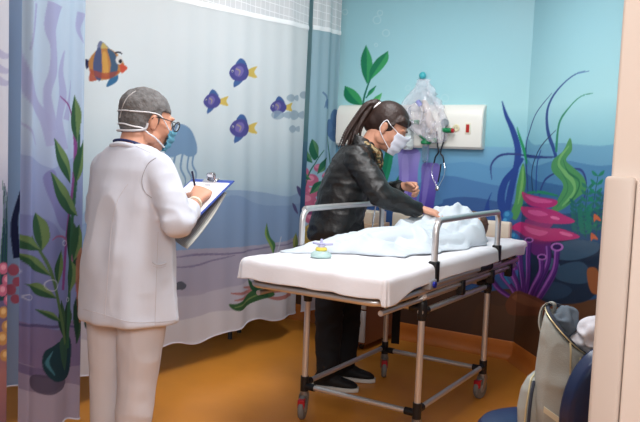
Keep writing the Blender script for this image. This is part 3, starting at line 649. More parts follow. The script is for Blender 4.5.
# ------------------------------------------------------------------ sheet on the mattress
def sheet():
    nx, ny = 70, 150; R = []
    t_ = np.linspace(0, 1, ny)
    zt = .858; pr_ = []
    # perimeter param shell: top grid + skirts folded down
    V = []; F = []; rows = []
    sk = 9
    us = np.concatenate([-np.arange(sk, 0, -1), np.arange(nx), nx-1+np.arange(1, sk+1)])
    vs = np.concatenate([-np.arange(sk, 0, -1), np.arange(ny), ny-1+np.arange(1, sk+1)])
    Xa, Xb, Ya2, Yb2 = TX0, TX1, TY0, TY1
    for j in vs:
        row = []
        for i in us:
            ci = min(max(i, 0), nx-1); cj = min(max(j, 0), ny-1)
            x = Xa+(Xb-Xa)*ci/(nx-1); y = Ya2+(Yb2-Ya2)*cj/(ny-1)
            di = (ci-i)/sk if i < 0 else (i-ci)/sk; dj = (cj-j)/sk if j < 0 else (j-cj)/sk
            d = max(di, dj)
            if di >= dj: sx_, sy_ = (-1 if i < 0 else 1 if i > nx-1 else 0), (0 if dj == 0 else (-1 if j < 0 else 1)*dj/max(di, 1e-6))
            else: sy_, sx_ = (-1 if j < 0 else 1 if j > ny-1 else 0), (0 if di == 0 else (-1 if i < 0 else 1)*di/max(dj, 1e-6))
            # hem depth: long at the foot end and its corners, short along the near side
            along = (y-Ya2)/(Yb2-Ya2)
            foot = math.exp(-max(along, 0)/.035)
            h = .086+.020*foot+.003*math.sin(y*9)+.002*math.sin(x*17+y*5)
            if along > .97: h = .045
            if sx_ > 0: h += .04*math.exp(-((along-.03)/.06)**2)
            k = d; rad = .022
            # rounded shoulder then vertical
            L = k*h
            if L < rad*PI/2: ox = rad*math.sin(L/rad); oz = -rad*(1-math.cos(L/rad))
            else: ox = rad; oz = -rad-(L-rad*PI/2)
            ox += .008*k*(1+.4*math.sin(x*22+y*13))
            V.append((x+sx_*ox*(.72 if sy_ else 1)-0*sx_, y+sy_*ox*(.72 if sx_ else 1), zt+oz)); row.append(len(V)-1)
        rows.append(row)
    V = np.array(V)
    for a in range(len(rows)-1):
        for b2 in range(len(rows[0])-1): F.append((rows[a][b2], rows[a][b2+1], rows[a+1][b2+1], rows[a+1][b2]))
    # wrinkles
    P = V.copy(); P[:, 2] *= .3
    V[:, 2] += .004*ridged(P*np.array([1, .5, 1]), 7)+.002*vnoise(P, 22, 3)-.004*np.exp(-((V[:, 1]-TY0)/.02)**2)*0
    V[:, 2] += .006*np.exp(-((V[:, 0]-TX0-.05)/.05)**2-((V[:, 1]-TY0-.05)/.06)**2)
    s = MB(); s.add(V, F)
    o = s.build('bed_sheet', mat('white_cotton', (230, 229, 234), .85, bump=.12, bscale=90, sheen=.2), label='white fitted sheet stretched over the stretcher mattress', cat='bed sheet', org=(-1.62, 3.5, .86), auto=None)
    md = o.modifiers.new('sol', 'SOLIDIFY'); md.thickness = .003; md.offset = 1
    md = o.modifiers.new('sub', 'SUBSURF'); md.levels = md.render_levels = 1
    return o
sheet()
# folded bulge of sheet at the far foot corner
# ------------------------------------------------------------------ child lying under the cover, and the cover
ch = MB()
CHD = np.array([-1.485, 4.06, .945])
ch.ell(CHD, (.078, .095, .085)); ch.ell(CHD+[0, -.05, -.01], (.05, .05, .055)); ch.cap(CHD+[0, -.07, -.02], CHD+[-.02, -.16, -.03], .045, .05)
ch.loft([((-1.56, 3.87, .905), (.10, 0, 0), (0, 0, .04)), ((-1.58, 3.8, .91), (.15, 0, 0), (0, 0, .05)), ((-1.62, 3.6, .91), (.13, 0, 0), (0, 0, .05)), ((-1.66, 3.42, .905), (.11, 0, 0), (0, 0, .048))], 24)
for s in (-1, 1): ch.chain([(-1.66+s*.05, 3.44, .90), (-1.71+s*.05, 3.28, .905), (-1.74+s*.04, 3.12, .89), (-1.75+s*.045, 3.09, .90)], [.05, .042, .028, .024]); ch.chain([(-1.57+s*.14, 3.82, .9), (-1.60+s*.18, 3.62, .89), (-1.60+s*.13, 3.46, .9)], [.035, .03, .024])
M_skin = mat('skin', (206, 150, 124), .5, var=.06, vscale=30, bump=.03, bscale=150)
child = ch.remesh('person', M_skin, .007, 5, label='small child lying on the stretcher, nearly hidden under the pale cover, brown hair just showing', cat='person', org=(-1.6, 3.5, .87))
hr = MB(); hr.ell(CHD+[0, .018, .006], (.086, .092, .086)); 
hr.remesh('hair', mat('child_brown_hair', (92, 66, 52), .6, bump=.3, bscale=60), .006, 3, child, wrinkle(.003, 40, aniso=(1, .3, 1)))
def cover():
    nx, ny = 130, 190; S_, T_ = np.meshgrid(np.linspace(0, 1, nx), np.linspace(0, 1, ny))
    def nearf(Y): return -1.375+.022*np.sin(Y*9)+.016*np.sin(Y*23+1)-.20*np.clip((3.35-Y)/.6, 0, 1)+.035*np.exp(-((Y-3.9)/.2)**2)
    xa = -1.955+.55*S_; ya = 2.80+.05*np.sin(xa*14)+.30*np.clip((xa+1.75)/.3, 0, 1); yb = 4.11-.03*np.sin(xa*9)-.07*np.clip((xa+1.68)/.12, 0, 1)
    YY = ya+(yb-ya)*T_; XX = -1.955+(nearf(YY)+1.955)*S_
    P = np.stack([XX.ravel(), YY.ravel(), 0*XX.ravel()], 1)
    def g(cx, cy, sx_, sy_, h, a=0.):
        c, s = math.cos(a), math.sin(a); dx, dy = XX-cx, YY-cy
        u, v = c*dx+s*dy, -s*dx+c*dy
        return h*np.exp(-(np.abs(u/sx_)**2.6+np.abs(v/sy_)**2.6))
    H = g(-1.62, 3.62, .2, .34, .078)
    H = np.maximum(H, g(-1.70, 3.15, .17, .40, .045))
    H = np.maximum(H, g(-1.53, 3.90, .16, .18, .165)); H = np.maximum(H, g(-1.40, 3.86, .10, .18, .11)); H = np.maximum(H, g(-1.60, 3.80, .22, .2, .105))
    H = np.maximum(H, g(-1.86, 3.3, .05, .5, .04))
    # folds
    w = vnoise(P, 2.2, 3).reshape(H.shape)*.14; w2 = vnoise(P, 2.6, 9).reshape(H.shape)*.14
    Q = np.stack([(XX+w).ravel()*1.0, (YY+w2).ravel()*.55, 0*XX.ravel()], 1)
    r1 = ridged(Q, 9, 2).reshape(H.shape); r2 = ridged(Q[:, [1, 0, 2]]*np.array([1.7, .8, 1]), 10, 5).reshape(H.shape)
    f = np.clip(H/.06, .25, 1)
    H = H+f*(.036*np.maximum(r1, -.4)**1+.030*r2*np.clip((YY-3.3)/.4, .35, 1)+.014*ridged(Q, 19, 8).reshape(H.shape)+.004*vnoise(P, 34, 1).reshape(H.shape))
    head = np.exp(-((XX+1.46)/.2)**2-((YY-3.85)/.22)**2)
    H += head*.032*ridged(P*np.array([1.2, .8, 1]), 13, 4).reshape(H.shape)
    Z = .866+np.maximum(H, .0)
    me = child.data; bvc = BVHTree.FromPolygons([(v.co+child.location)[:] for v in me.vertices], [tuple(p.vertices) for p in me.polygons])
    top = np.zeros(Z.shape); mgn = .012
    for j in range(ny):
        for i in range(nx):
            h_ = bvc.ray_cast(Vector((XX[j, i], YY[j, i], 1.5)), Vector((0, 0, -1)))
            if h_[0] is not None: top[j, i] = h_[0].z+.012
    for _ in range(3):
        tp_ = top.copy(); tp_[1:] = np.maximum(tp_[1:], top[:-1]-.003); tp_[:-1] = np.maximum(tp_[:-1], top[1:]-.003); tp_[:, 1:] = np.maximum(tp_[:, 1:], top[:, :-1]-.003); tp_[:, :-1] = np.maximum(tp_[:, :-1], top[:, 1:]-.003); top = tp_
    top = np.where(YY > 3.97, 0, top); Z = np.maximum(Z, top)
    # taper height at edges
    d = np.minimum(np.clip((1-S_)/.09, 0, 1), np.minimum(np.clip((1-T_)/.04, 0, 1), np.clip(T_/.06, 0, 1)))
    Z = .864+np.maximum((Z-.864)*np.sqrt(np.clip(d, 0, 1)), top-.864)
    idx = np.arange(nx*ny).reshape(ny, nx); used = {}; V = []; F = []
    for j in range(ny-1):
        for i in range(nx-1):
            if True:
                q = []
                for a, b2 in ((j, i), (j, i+1), (j+1, i+1), (j+1, i)):
                    k = (a, b2)
                    if k not in used: used[k] = len(V); V.append((XX[a, b2], YY[a, b2], Z[a, b2]))
                    q.append(used[k])
                F.append(tuple(q))
    s = MB(); s.add(V, F)
    o = s.build('blanket', mat('pale_blue_cotton', (200, 210, 218), .85, bump=.15, bscale=120, sheen=.2), label='rumpled pale blue-white cover heaped over the child on the stretcher', cat='blanket', org=(-1.62, 3.5, .87), auto=None)
    md = o.modifiers.new('sm', 'SMOOTH'); md.iterations = 2
    md = o.modifiers.new('sol', 'SOLIDIFY'); md.thickness = .006; md.offset = 1
    return o
cover()
# small nebuliser mask / baby item left on the sheet
p = onZ(321, 257, .866); nb = empty('nebulizer_mask', (p[0], p[1], .866), 'small clear aqua mask with yellow ring and blue tip, on the foot of the sheet', 'mask')
M_aq = mat('aqua_clear', (206, 234, 232), .25, trans=.35, ior=1.3); q = np.array([p[0], p[1], .866])
s = MB(); s.lathe([(.046, 0), (.05, .006), (.046, .016), (.036, .024), (.024, .03), (.018, .034)], q, n=30); s.build('mask_cushion', M_aq, nb)
s = MB(); s.lathe([(.026, .030), (.028, .036), (.024, .044), (.018, .046)], q, n=24); s.build('yellow_ring', mat('yellow_plastic', (226, 206, 92), .4), nb, label='yellow ring')
s = MB(); s.lathe([(.016, .044), (.014, .06), (.018, .064), (.007, .067), (.006, .082), (.001, .084)], q, n=20); s.tube([q+[-.045, -.0, .062], q+[0, 0, .057], q+[.05, .02, .063]], .006, 8); s.build('nozzle', mat('lavender_plastic', (186, 186, 222), .4), nb)
# ------------------------------------------------------------------ wall service panel
px0, px1 = -2.85, onY(484, 130, YB-.03)[0]; pz0, pz1 = 1.412, 1.722; zc = (pz0+pz1)/2
sv = empty('medical_gas_panel', ((px0+px1)/2, YB, zc), 'long cream medical gas and power panel on the back wall', 'wall panel')
s = MB(); prof = [(0, -.155), (.045, -.155), (.062, -.14), (.070, -.09), (.070, .06), (.06, .11), (.035, .145), (0, .155)]
s.rings([np.array([(x, YB-d*k, zc+z*kz) for d, z in prof]) for x, k, kz in ((px0, 1, 1), (px1-.02, 1, 1), (px1-.006, .93, .985), (px1, .8, .95))])
s.build('housing', mat('cream_plastic', (232, 230, 222), .35), sv, auto=25)
def sock(px, py, w, h, col, nm, label=None):
    p = onY(px, py, YB-.07); s = MB(); s.box((p[0]-w/2-.01, YB-.075, p[2]-h/2-.012), (p[0]+w/2+.01, YB-.066, p[2]+h/2+.012), .003); f = s.build('socket_frame', mat('ivory_'+nm, (228, 224, 206), .4), sv)
    s = MB(); s.box((p[0]-w/2, YB-.082, p[2]-h/2), (p[0]+w/2, YB-.072, p[2]+h/2), .002); s.build(nm, mat(nm+'_m', col, .4), f, label=label)
sock(468, 128.5, .022, .055, (176, 30, 24), 'red_switch', 'red switch'); 
p = onY(456, 128, YB-.075); s = MB(); s.lathe([(.0, 0), (.024, 0), (.026, .006), (.02, .01), (0, .006)], (p[0], YB-.068, p[2]), (0, -1, 0)); so = s.build('power_outlet', mat('ivory_outlet', (222, 214, 180), .4), sv)
s = MB(); [s.tube([(p[0]+dx, YB-.074, p[2]), (p[0]+dx, YB-.079, p[2])], .003, 8) for dx in (-.008, .008)]; s.build('socket_hole', M_dkg, so)
p = onY(356, 128, YB-.075); s = MB(); s.box((p[0]-.02, YB-.08, p[2]-.03), (p[0]+.02, YB-.068, p[2]+.03), .003); s.build('socket_plate', mat('ivory_outlet2', (222, 214, 190), .4), sv)
# flowmeters, jars
M_glass = mat('clear_plastic', (232, 240, 245), .08, trans=.95, ior=1.25)
def flowmeter(px, py, label, jar, knob=True):
    p = onY(px, py, YB-.12); x, z = p[0], p[2]; t = empty('flowmeter', (x, YB-.07, z), label, 'flowmeter')
    s = MB(); s.tube([(x, YB-.065, z), (x, YB-.13, z)], .013, 14); s.lathe([(.018, 0), (.02, .01), (.02, .02), (.012, .026)], (x, YB-.072, z), (0, -1, 0)); s.build('wall_connector', M_green, t)
    s = MB(); s.tube([(x, YB-.12, z-.025), (x, YB-.12, z+.02), (x, YB-.12, z+.03)], .012, 12); s.tube([(x, YB-.12, z), (x+.05, YB-.12, z)], .011, 12); s.build('valve_body', M_chrome, t)
    s = MB(); s.lathe([(.0, .045), (.016, .045), (.017, .075), (.012, .08), (0, .08)], (x, YB-.12, z), (1, 0, 0), 14); s.build('green_knob', M_green, t)
    s = MB(); s.tube([(x, YB-.12, z+.028), (x, YB-.12, z+.115)], .011, 14); s.build('gauge_tube', M_glass, t)
    return t, x, z
t1, fx, fz = flowmeter(409, 122, 'chrome flowmeter with clear jar, left one, beside the dark ponytailed woman', True)
s = MB(); s.lathe([(.018, -.02), (.02, -.03), (.036, -.045), (.04, -.06), (.04, -.18), (.034, -.195), (0, -.2)], (fx, YB-.12, fz), n=26); s.build('humidifier_jar', M_glass, t1)
s = MB(); s.tube([(fx-.02, YB-.12, fz+.05), (fx-.04, YB-.13, fz+.02), (fx-.03, YB-.12, fz-.02)], .01, 10, smooth=4); s.build('chrome_elbow', M_chrome, t1)
t2, gx, gz = flowmeter(426, 140, 'green flowmeter with slim clear jar under the hanging plastic bag', True)
s = MB(); s.lathe([(.014, -.02), (.016, -.03), (.022, -.04), (.024, -.1), (.02, -.15), (0, -.155)], (gx, YB-.12, gz), n=22); s.build('humidifier_jar', M_glass, t2)
s = MB(); s.lathe([(.03, -.03), (.036, -.022), (.034, -.006), (.02, .0), (.012, .012)], (gx, YB-.12, gz), n=22); s.tube([(gx-.05, YB-.12, gz+.03), (gx-.02, YB-.12, gz+.01), (gx+.04, YB-.12, gz-.0)], .010, 10); s.build('green_cap', M_green, t2)
p = onY(449, 130.5, YB-.12); x, z = p[0], p[2]; t3 = empty('gas_connector', (x, YB-.07, z), 'green gas connector with red tip and round gauge, right of the plastic bag', 'gas connector')
s = MB(); s.tube([(x-.05, YB-.12, z+.003), (x+.02, YB-.12, z)], .017, 16); s.build('green_sleeve', M_green, t3); s = MB(); s.tube([(x+.02, YB-.12, z), (x+.035, YB-.12, z-.001)], .015, 16); s.build('red_tip', M_red, t3)
s = MB(); s.tube([(x-.03, YB-.065, z), (x-.03, YB-.12, z)], .012, 12); s.build('wall_stem', M_chrome, t3)
s = MB(); s.lathe([(0, -.012), (.028, -.012), (.03, 0), (.026, .006), (0, .006)], (x-.035, YB-.12, z+.052), (0, -1, 0)); s.tube([(x-.035, YB-.12, z+.03), (x-.035, YB-.12, z)], .007, 8); s.build('gauge', mat('gauge_grey', (150, 156, 160), .3, metal=.4), t3)
# hanging plastic bag with resuscitator inside
P = lambda a, b, d=.15: onY(a, b, YB-d)
kn = onY(422.5, 75.5, YB-.02)
s = MB(); s.ell(kn, (.026, .02, .026)); s.tube([kn, (kn[0], YB, kn[2])], .008, 10); hk = s.build('wall_hook', mat('teal_plastic', (70, 176, 186), .3), label='round teal hook on the back wall above the plastic bag', cat='hook', org=kn, auto=60)
outl = [((423, 79), 5), ((422.5, 85), 5.5), ((421, 91), 10), ((420, 97), 14.5), ((419.5, 104), 18), ((420, 112), 20.5), ((422, 121), 20.5), ((426, 129), 17), ((430, 135), 13), ((433, 140), 9), ((434, 143), 4)]
bagc = P(421, 110); bg = empty('plastic_bag', bagc, 'clear crinkled plastic bag holding a breathing mask, hung on the back wall', 'plastic bag')
s = MB(); wd = np.linalg.norm(P(421, 100)-P(420, 100)); secs = []
for (a, b), w in outl: c = P(a, b, .13); secs.append((c, np.array([w*wd, 0, w*wd*.02]), np.array([0, .018+.035*w/21, 0])))
n_ = []
for i in range(len(secs)-1):
    for t in (0, .25, .5, .75): n_.append(tuple((1-t)*np.asarray(secs[i][k])+t*np.asarray(secs[i+1][k]) for k in range(3)))
n_.append(secs[-1]); s.loft(n_, 60)
V = np.concatenate(s.v); dirs = V-np.array([bagc[0], YB-.13, 0])*np.array([1, 1, 0])-np.array([0, 0, 1])*V[:, 2:3]*0
d = ridged(V*np.array([1, 1, .3])+vnoise(V, 9)[:, None]*.02, 30)*.020+ridged(V, 40, 4)*.010; V[:, 1] += d*1.3; V[:, 0] += d*np.sign(V[:, 0]-bagc[0]); s.v = [V]
Mbag = mat('clear_film', (238, 232, 242), .12, alpha=.30, spec=1., bump=.9, bscale=34)
s.build('film', Mbag, bg, auto=None)
s = MB(); s.loft([(P(424, 100, .11), (.016, 0, 0), (0, .016, 0)), (P(426, 106, .11), (.028, 0, 0), (0, .026, 0)), (P(428, 116, .11), (.034, 0, 0), (0, .03, 0)), (P(431, 126, .11), (.03, 0, 0), (0, .028, 0)), (P(433, 133, .11), (.016, 0, 0), (0, .016, 0))], 24); s.build('squeeze_bulb', mat('milky_silicone', (226, 214, 206), .3, trans=.2), bg)
s = MB(); s.tube([P(417.5, 101, .12), P(421, 106, .12)], .017, 16); s.build('blue_valve', mat('blue_valve_m', (96, 112, 206), .3), bg, label='blue valve')
s = MB(); s.tube([P(412, 118, .12), P(408, 110, .12), P(415, 104, .12), P(422, 110, .12), P(420, 124, .12)], .006, 8, smooth=6); s.build('clear_tube', mat('tube_white', (226, 226, 230), .3), bg)
# stethoscope
yS = .10; S = lambda a, b: onY(a, b, YB-yS)
stt = empty('stethoscope', S(439, 135), 'black stethoscope hanging down from the gas panel', 'stethoscope')
s = MB(); s.tube([S(436.5, 131), S(437.5, 145), S(438.5, 152), S(435.5, 157), S(434, 163)], .0055, 10, smooth=6); s.tube([S(445, 127), S(444, 140), S(440.5, 152), S(443, 157), S(444, 163)], .0055, 10, smooth=6); s.tube([S(441, 164), S(440, 172), S(438, 182)], .005, 10, smooth=4)
s.build('rubber_tubing', mat('black_rubber', (18, 22, 34), .35), stt)
s = MB(); s.tube([S(434, 163), S(432, 169), S(432.5, 177), S(435.5, 184), S(437, 187)], .0026, 8, smooth=6); s.tube([S(444, 163), S(445, 169), S(443.6, 177), S(440, 184), S(438, 187)], .0026, 8, smooth=6); s.build('ear_tubes', M_chrome, stt)
s = MB(); s.lathe([(.0, -.006), (.014, -.006), (.016, 0), (.01, .006), (0, .008)], S(437, 188.5), (0, -1, 0)); s.tube([S(437, 184), S(437, 188)], .004, 8); s.build('chest_piece', M_chrome, stt)
# ------------------------------------------------------------------ bedside cabinet
cx1 = -2.28; cx0 = -2.66; cy0 = 4.26; cy1 = 4.70; cz = .80
cb = empty('bedside_cabinet', ((cx0+cx1)/2, (cy0+cy1)/2, 0), 'white-fronted bedside cabinet with brown side, behind the stretcher in the corner', 'cabinet')
Mwd = mat('brown_laminate', (140, 92, 66), .5, var=.08, vscale=4); Mfr = mat('grey_white_laminate', (206, 208, 210), .45)
s = MB(); s.box((cx0, cy0+.018, .045), (cx1, cy1, cz-.02), .003); s.build('carcass', Mwd, cb)
s = MB(); s.box((cx1-.02, cy1-.015, .045), (cx1+.01, cy1+.015, cz-.02), .003); s.build('edge_trim', mat('tan_edge', (186, 160, 132), .5), cb)
s = MB(); s.box((cx0-.01, cy0, cz-.02), (cx1+.012, cy1+.01, cz), .004); s.build('top', mat('beige_top', (216, 200, 176), .4), cb)
for k, (a, b) in enumerate(((.06, .28), (.29, .52), (.53, .77))):
    s = MB(); s.box((cx0+.004, cy0, a), (cx1-.004, cy0+.017, b), .004); d = s.build('drawer', Mfr, cb)
    s = MB(); s.tube([(cx1-.12, cy0-.02, b-.05), (cx1-.04, cy0-.02, b-.05)], .006, 10); s.tube([(cx1-.12, cy0-.02, b-.05), (cx1-.12, cy0+.004, b-.05)], .004, 8); s.tube([(cx1-.04, cy0-.02, b-.05), (cx1-.04, cy0+.004, b-.05)], .004, 8); s.build('handle', mat('handle_grey', (110, 112, 116), .4), d)
for x in (cx0+.05, cx1-.05):
    for y in (cy0+.06, cy1-.05):
        s = MB(); s.lathe([(0, -.01), (.02, -.01), (.022, 0), (.02, .01), (0, .01)], (x, y, .022), (1, 0, 0)); s.tube([(x, y, .03), (x, y, .05)], .01, 10); s.build('wheel', M_blk, cb)
# things on the cabinet
bxx = (cx0+cx1)/2
s = MB(); s.box((-2.56, 4.34, cz), (-2.30, 4.6, cz+.07), .004); s.build('cardboard_box', mat('tan_card', (196, 164, 136), .7), label='flat tan box on the bedside cabinet, beneath a cream box', cat='box', org=(-2.43, 4.47, cz), auto=40)
s = MB(); s.box((-2.54, 4.36, cz+.07), (-2.32, 4.58, cz+.15), .004); s.build('cardboard_box', mat('cream_card', (222, 204, 182), .7), label='cream box stacked on a flat tan box, behind the stretcher rail', cat='box', org=(-2.43, 4.47, cz+.07), auto=40)
# stool hidden behind curtain, one foot visible under the hem
q = onZ(230, 339, 0); sx_, sy_ = q[0]-.0, q[1]; so = empty('stool', (sx_-.17, sy_+.05, 0), 'stool behind the long curtain, only one dark foot showing under the hem', 'stool')
s = MB(); s.lathe([(0, .43), (.17, .43), (.18, .445), (.17, .46), (0, .462)], (sx_-.17, sy_+.05, 0)); s.build('seat', M_dkg, so)
for dx, dy in ((.17, -.05), (-.13, -.13), (-.13, .13), (.1, .14)):
    s = MB(); s.tube([(sx_-.17+dx*.8, sy_+.05+dy*.8, .44), (sx_-.17+dx, sy_+.05+dy, .0)], [.012, .016], 12); s.build('leg', mat('grey_leg', (74, 78, 86), .4), so)
# ------------------------------------------------------------------ chair and backpack
M_bv = mat('blue_vinyl', (26, 44, 82), .32, bump=.04)
SC = onZ(541, 424, .46); ca = math.radians(60)
CX, CY = SC[0]+.275*math.sin(ca), SC[1]-.275*math.cos(ca)
def cl(a, b, z): return np.array([CX+a*math.cos(ca)-b*math.sin(ca), CY+a*math.sin(ca)+b*math.cos(ca), z])
cv_ = lambda a, b: cl(a, b, 0)-cl(0, 0, 0)
chh = empty('visitor_chair', cl(0, .24, 0), 'dark blue rounded chair under the grey backpack, at the bottom right beside the wall edge', 'chair')
R = []; nn = 60
for k, (z, w, lean) in enumerate(((.50, .13, .0), (.56, .155, -.005), (.64, .16, -.015), (.71, .148, -.028), (.755, .12, -.036), (.785, .085, -.042), (.797, .045, -.045), (.80, .02, -.046))):
    rowf = [cl(w*math.sin(t), lean-.018+.05*(1-math.cos(t)), z) for t in np.linspace(-PI/2, PI/2, nn)]
    rowb = [cl(w*math.sin(t)*.96, lean+.022+.05*(1-math.cos(t)), z) for t in np.linspace(PI/2, -PI/2, nn)]
    R.append(np.array(rowf+rowb))
bkV = MB(); bkV.rings(R); bo_ = bkV.build('backrest', M_bv, chh, auto=None); md = bo_.modifiers.new('sub', 'SUBSURF'); md.levels = md.render_levels = 1
s = MB(); s.loft([(cl(0, .275, z), cv_(w, 0), cv_(0, w)) for z, w in ((.40, .17), (.41, .195), (.435, .202), (.45, .19), (.457, .15), (.459, .05))], 48, 2.2); s.build('seat', M_bv, chh)
for a, b in ((-.16, .08), (.16, .08), (-.16, .44), (.16, .44)):
    s = MB(); s.tube([cl(a*.9, b, .41), cl(a*1.1, b+(.03 if b > .2 else -.03), 0)], .012, 12); s.build('leg', M_chrome, chh)
for a in (-.1, .1):
    s = MB(); s.tube([cl(a, .08, .41), cl(a, .0, .44), cl(a, -.0, .6)], .012, 10, smooth=4); s.build('back_support', M_chrome, chh)
M_bp = mat('grey_canvas', (160, 162, 156), .85, bump=.2, bscale=260, var=.05); M_bp2 = mat('dark_lining', (52, 58, 72), .8)
B0 = onZ(563, 437, .460); bp = empty('backpack', B0, 'open pale grey backpack stuffed with clothes, standing on the blue chair', 'backpack')
ba = math.radians(-2); u = np.array([math.cos(ba), math.sin(ba), 0]); w = np.array([-math.sin(ba), math.cos(ba), 0]); zz_ = np.array([0, 0, 1.])
def bq(a, b, z): return B0+u*a+w*b+zz_*z
s = MB(); secs = []
for z, a, b, tl in ((.0, .065, .10, 0), (.02, .078, .12, 0), (.12, .080, .125, .0), (.22, .078, .12, .02), (.30, .074, .11, .05), (.345, .070, .095, .065)): secs.append((bq(-.004, 0, z), u*a-zz_*tl, w*b))
s.loft(secs, 48, 3)
s.remesh('main_body', M_bp, .006, 3, bp, wrinkle(.005, 14, .002, 30, (1, 1, .6)))
s = MB(); s.loft([(bq(-.085, -.02, z), u*a, w*b) for z, a, b in ((.0, .03, .08), (.02, .042, .10), (.10, .044, .10), (.16, .036, .092), (.195, .02, .07))], 32, 3); fp = s.remesh('front_pocket', M_bp, .006, 3, bp, wrinkle(.003, 14, aniso=(1, 1, .6)))
M_zip = mat('zip_metal', (212, 200, 160), .4, metal=.5)
s = MB(); s.tube([bq(-.085, -.125, .01), bq(-.086, -.126, .09), bq(-.084, -.117, .155), bq(-.085, -.09, .195), bq(-.088, -.0, .208)], .003, 8, smooth=6); s.build('zip', M_zip, fp)
s = MB(); s.tube([bq(-.075, -.124, .01), bq(-.075, -.125, .09), bq(-.074, -.117, .155), bq(-.075, -.095, .19)], .005, 8, smooth=6); s.build('zip_tape', M_bp2, fp)
rim = [bq(-.004+.066*math.cos(t), .092*math.sin(t), .352-.068*math.cos(t)+.012*math.sin(t)**2) for t in np.linspace(0, 2*PI, 36)]
s = MB(); s.tube(rim, .0065, 8); s.build('opening_edge', M_bp2, bp)
s = MB(); s.tube([q_+nrm((q_-bq(-.004, 0, .35))*np.array([1, 1, 0]))*.008 for q_ in rim], .0022, 6); s.build('zip', M_zip, bp)
s = MB(); s.tube([bq(.030, -.108, .335), bq(.036, -.118, .31), bq(.040, -.120, .24)], .0028, 6, smooth=4); s.build('side_zip', M_zip, bp)
s = MB(); hp = [bq(-.062, -.03, .30), bq(-.084, -.04, .36), bq(-.084, -.03, .41), bq(-.068, -.02, .432), bq(-.052, -.01, .425), bq(-.055, .0, .40)]
P_ = spline(hp, 6); s.rings([np.array([p+w*.013*c_+np.array([1, 0, .4])*.0022*q_ for c_, q_ in ((1, 1), (-1, 1), (-1, -1), (1, -1))]) for p in P_]); s.build('carry_handle', M_bp, bp)
s = MB(); R = []
for t in np.linspace(0, 1, 8): R.append(np.array([bq(-.03+.085*t, -.128+.003*math.sin(t*PI)-0*t, .12-.045*t)+zz_*a+w*b for a, b in ((.009, -.003), (-.009, -.003), (-.009, .003), (.009, .003))]))
s.rings(R); s.build('pocket_strap', mat('cream_webbing', (206, 196, 170), .8), bp)
s = MB(); s.tube([bq(.058, -.085, .29), bq(.058, -.095, .255)], .003, 6); s.box((-.005, -.003, -.02), (.005, .003, 0), .002, None, bq(.058, -.095, .255)); s.build('zip_pull', M_zip, bp)
def cloth(name, c, r, m_, label, amp=.012, sc_=16, cat='clothes', extra=()):
    s = MB(); s.ell(c, r, n=30, k=18); s.ell(np.array(c)+[r[0]*.4, 0, -r[2]*.3], (r[0]*.7, r[1]*.8, r[2]*.8))
    for c2, r2 in extra: s.ell(c2, r2)
    return s.remesh(name, m_, .005, 2, None, wrinkle(amp, sc_, .004, 40), label=label, cat=cat, org=c)
cloth('dark_garment', bq(-.018, .0, .375), (.036, .06, .042), mat('slate_knit', (96, 108, 120), .9, bump=.2), 'slate grey garment poking out of the open backpack', .010, 36)
cloth('white_garment', bq(.072, .0, .345), (.046, .065, .050), mat('white_knit', (222, 222, 230), .9, bump=.2), 'bundled white garment spilling from the backpack against the wall edge', .011, 30, extra=((bq(.045, .0, .325), (.035, .06, .03)),))
cloth('white_jacket', atd(591, 408, 2.22), (.05, .05, .055), mat('white_knit2', (210, 214, 228), .9, bump=.2), 'white cloth heaped on the blue chair seat, low beside the wall edge', .01, 18)
# ------------------------------------------------------------------ people
def rot(yaw, pitch=0., roll=0.):
    """columns: right, forward, up of a head or body facing `yaw` (degrees), tilted down by pitch"""
    a = math.radians(yaw); p = math.radians(pitch); fd = np.array([math.cos(a), math.sin(a), 0]); rd = np.array([math.sin(a), -math.cos(a), 0]); up = np.array([0, 0, 1.])
    f2 = fd*math.cos(p)-up*math.sin(p); u2 = up*math.cos(p)+fd*math.sin(p); q = math.radians(roll)
    r3 = rd*math.cos(q)+u2*math.sin(q); u3 = u2*math.cos(q)-rd*math.sin(q)
    return np.stack([r3, f2, u3], 1)
def head(mb, c, R, k=1.):
    q = lambda *v: np.asarray(c)+R@(np.array(v)*k)
    e = lambda v, r: mb.ell(q(*v), np.array(r)*k, R)
    e((0, -.012, .028), (.077, .098, .088)); e((0, .03, -.01), (.068, .068, .085)); e((0, .035, -.062), (.052, .055, .05)); e((0, .062, -.09), (.026, .026, .02))
    for s in (-1, 1):
        e((s*.036, .062, -.02), (.03, .03, .028)); e((s*.03, .082, .032), (.026, .012, .009)); e((s*.05, .01, -.06), (.02, .04, .03))
        mb.ell(q(s*.077, -.005, -.008), np.array((.010, .018, .030))*k, R); e((s*.080, -.008, .008), (.009, .014, .014)); e((s*.076, .0, -.03), (.008, .010, .010))
    e((0, .09, -.012), (.013, .018, .03)); e((0, .104, -.03), (.013, .012, .010)); e((.010, .096, -.033), (.009, .010, .007)); e((-.010, .096, -.033), (.009, .010, .007))
    e((0, .086, -.055), (.024, .010, .006)); e((0, .085, -.064), (.020, .010, .006))
    return q
def eyes(q, R, k, parent):
    Mw_ = mat('eye_white', (235, 232, 228), .2); Md = mat('eye_dark', (50, 34, 26), .2)
    for s in (-1, 1):
        m_ = MB(); m_.ell(q(s*.031, .072, .012), np.array((.0125, .0125, .0105))*k, R); ey = m_.build('eye', Mw_, parent)
        m_ = MB(); m_.ell(q(s*.031, .0810, .010), np.array((.0055, .004, .0055))*k, R); m_.build('iris', Md, ey)
        m_ = MB(); m_.tube([q(s*.014, .092, .030), q(s*.03, .092, .036), q(s*.05, .078, .032)], .003, 6, smooth=4); m_.build('eyebrow', Md, parent)
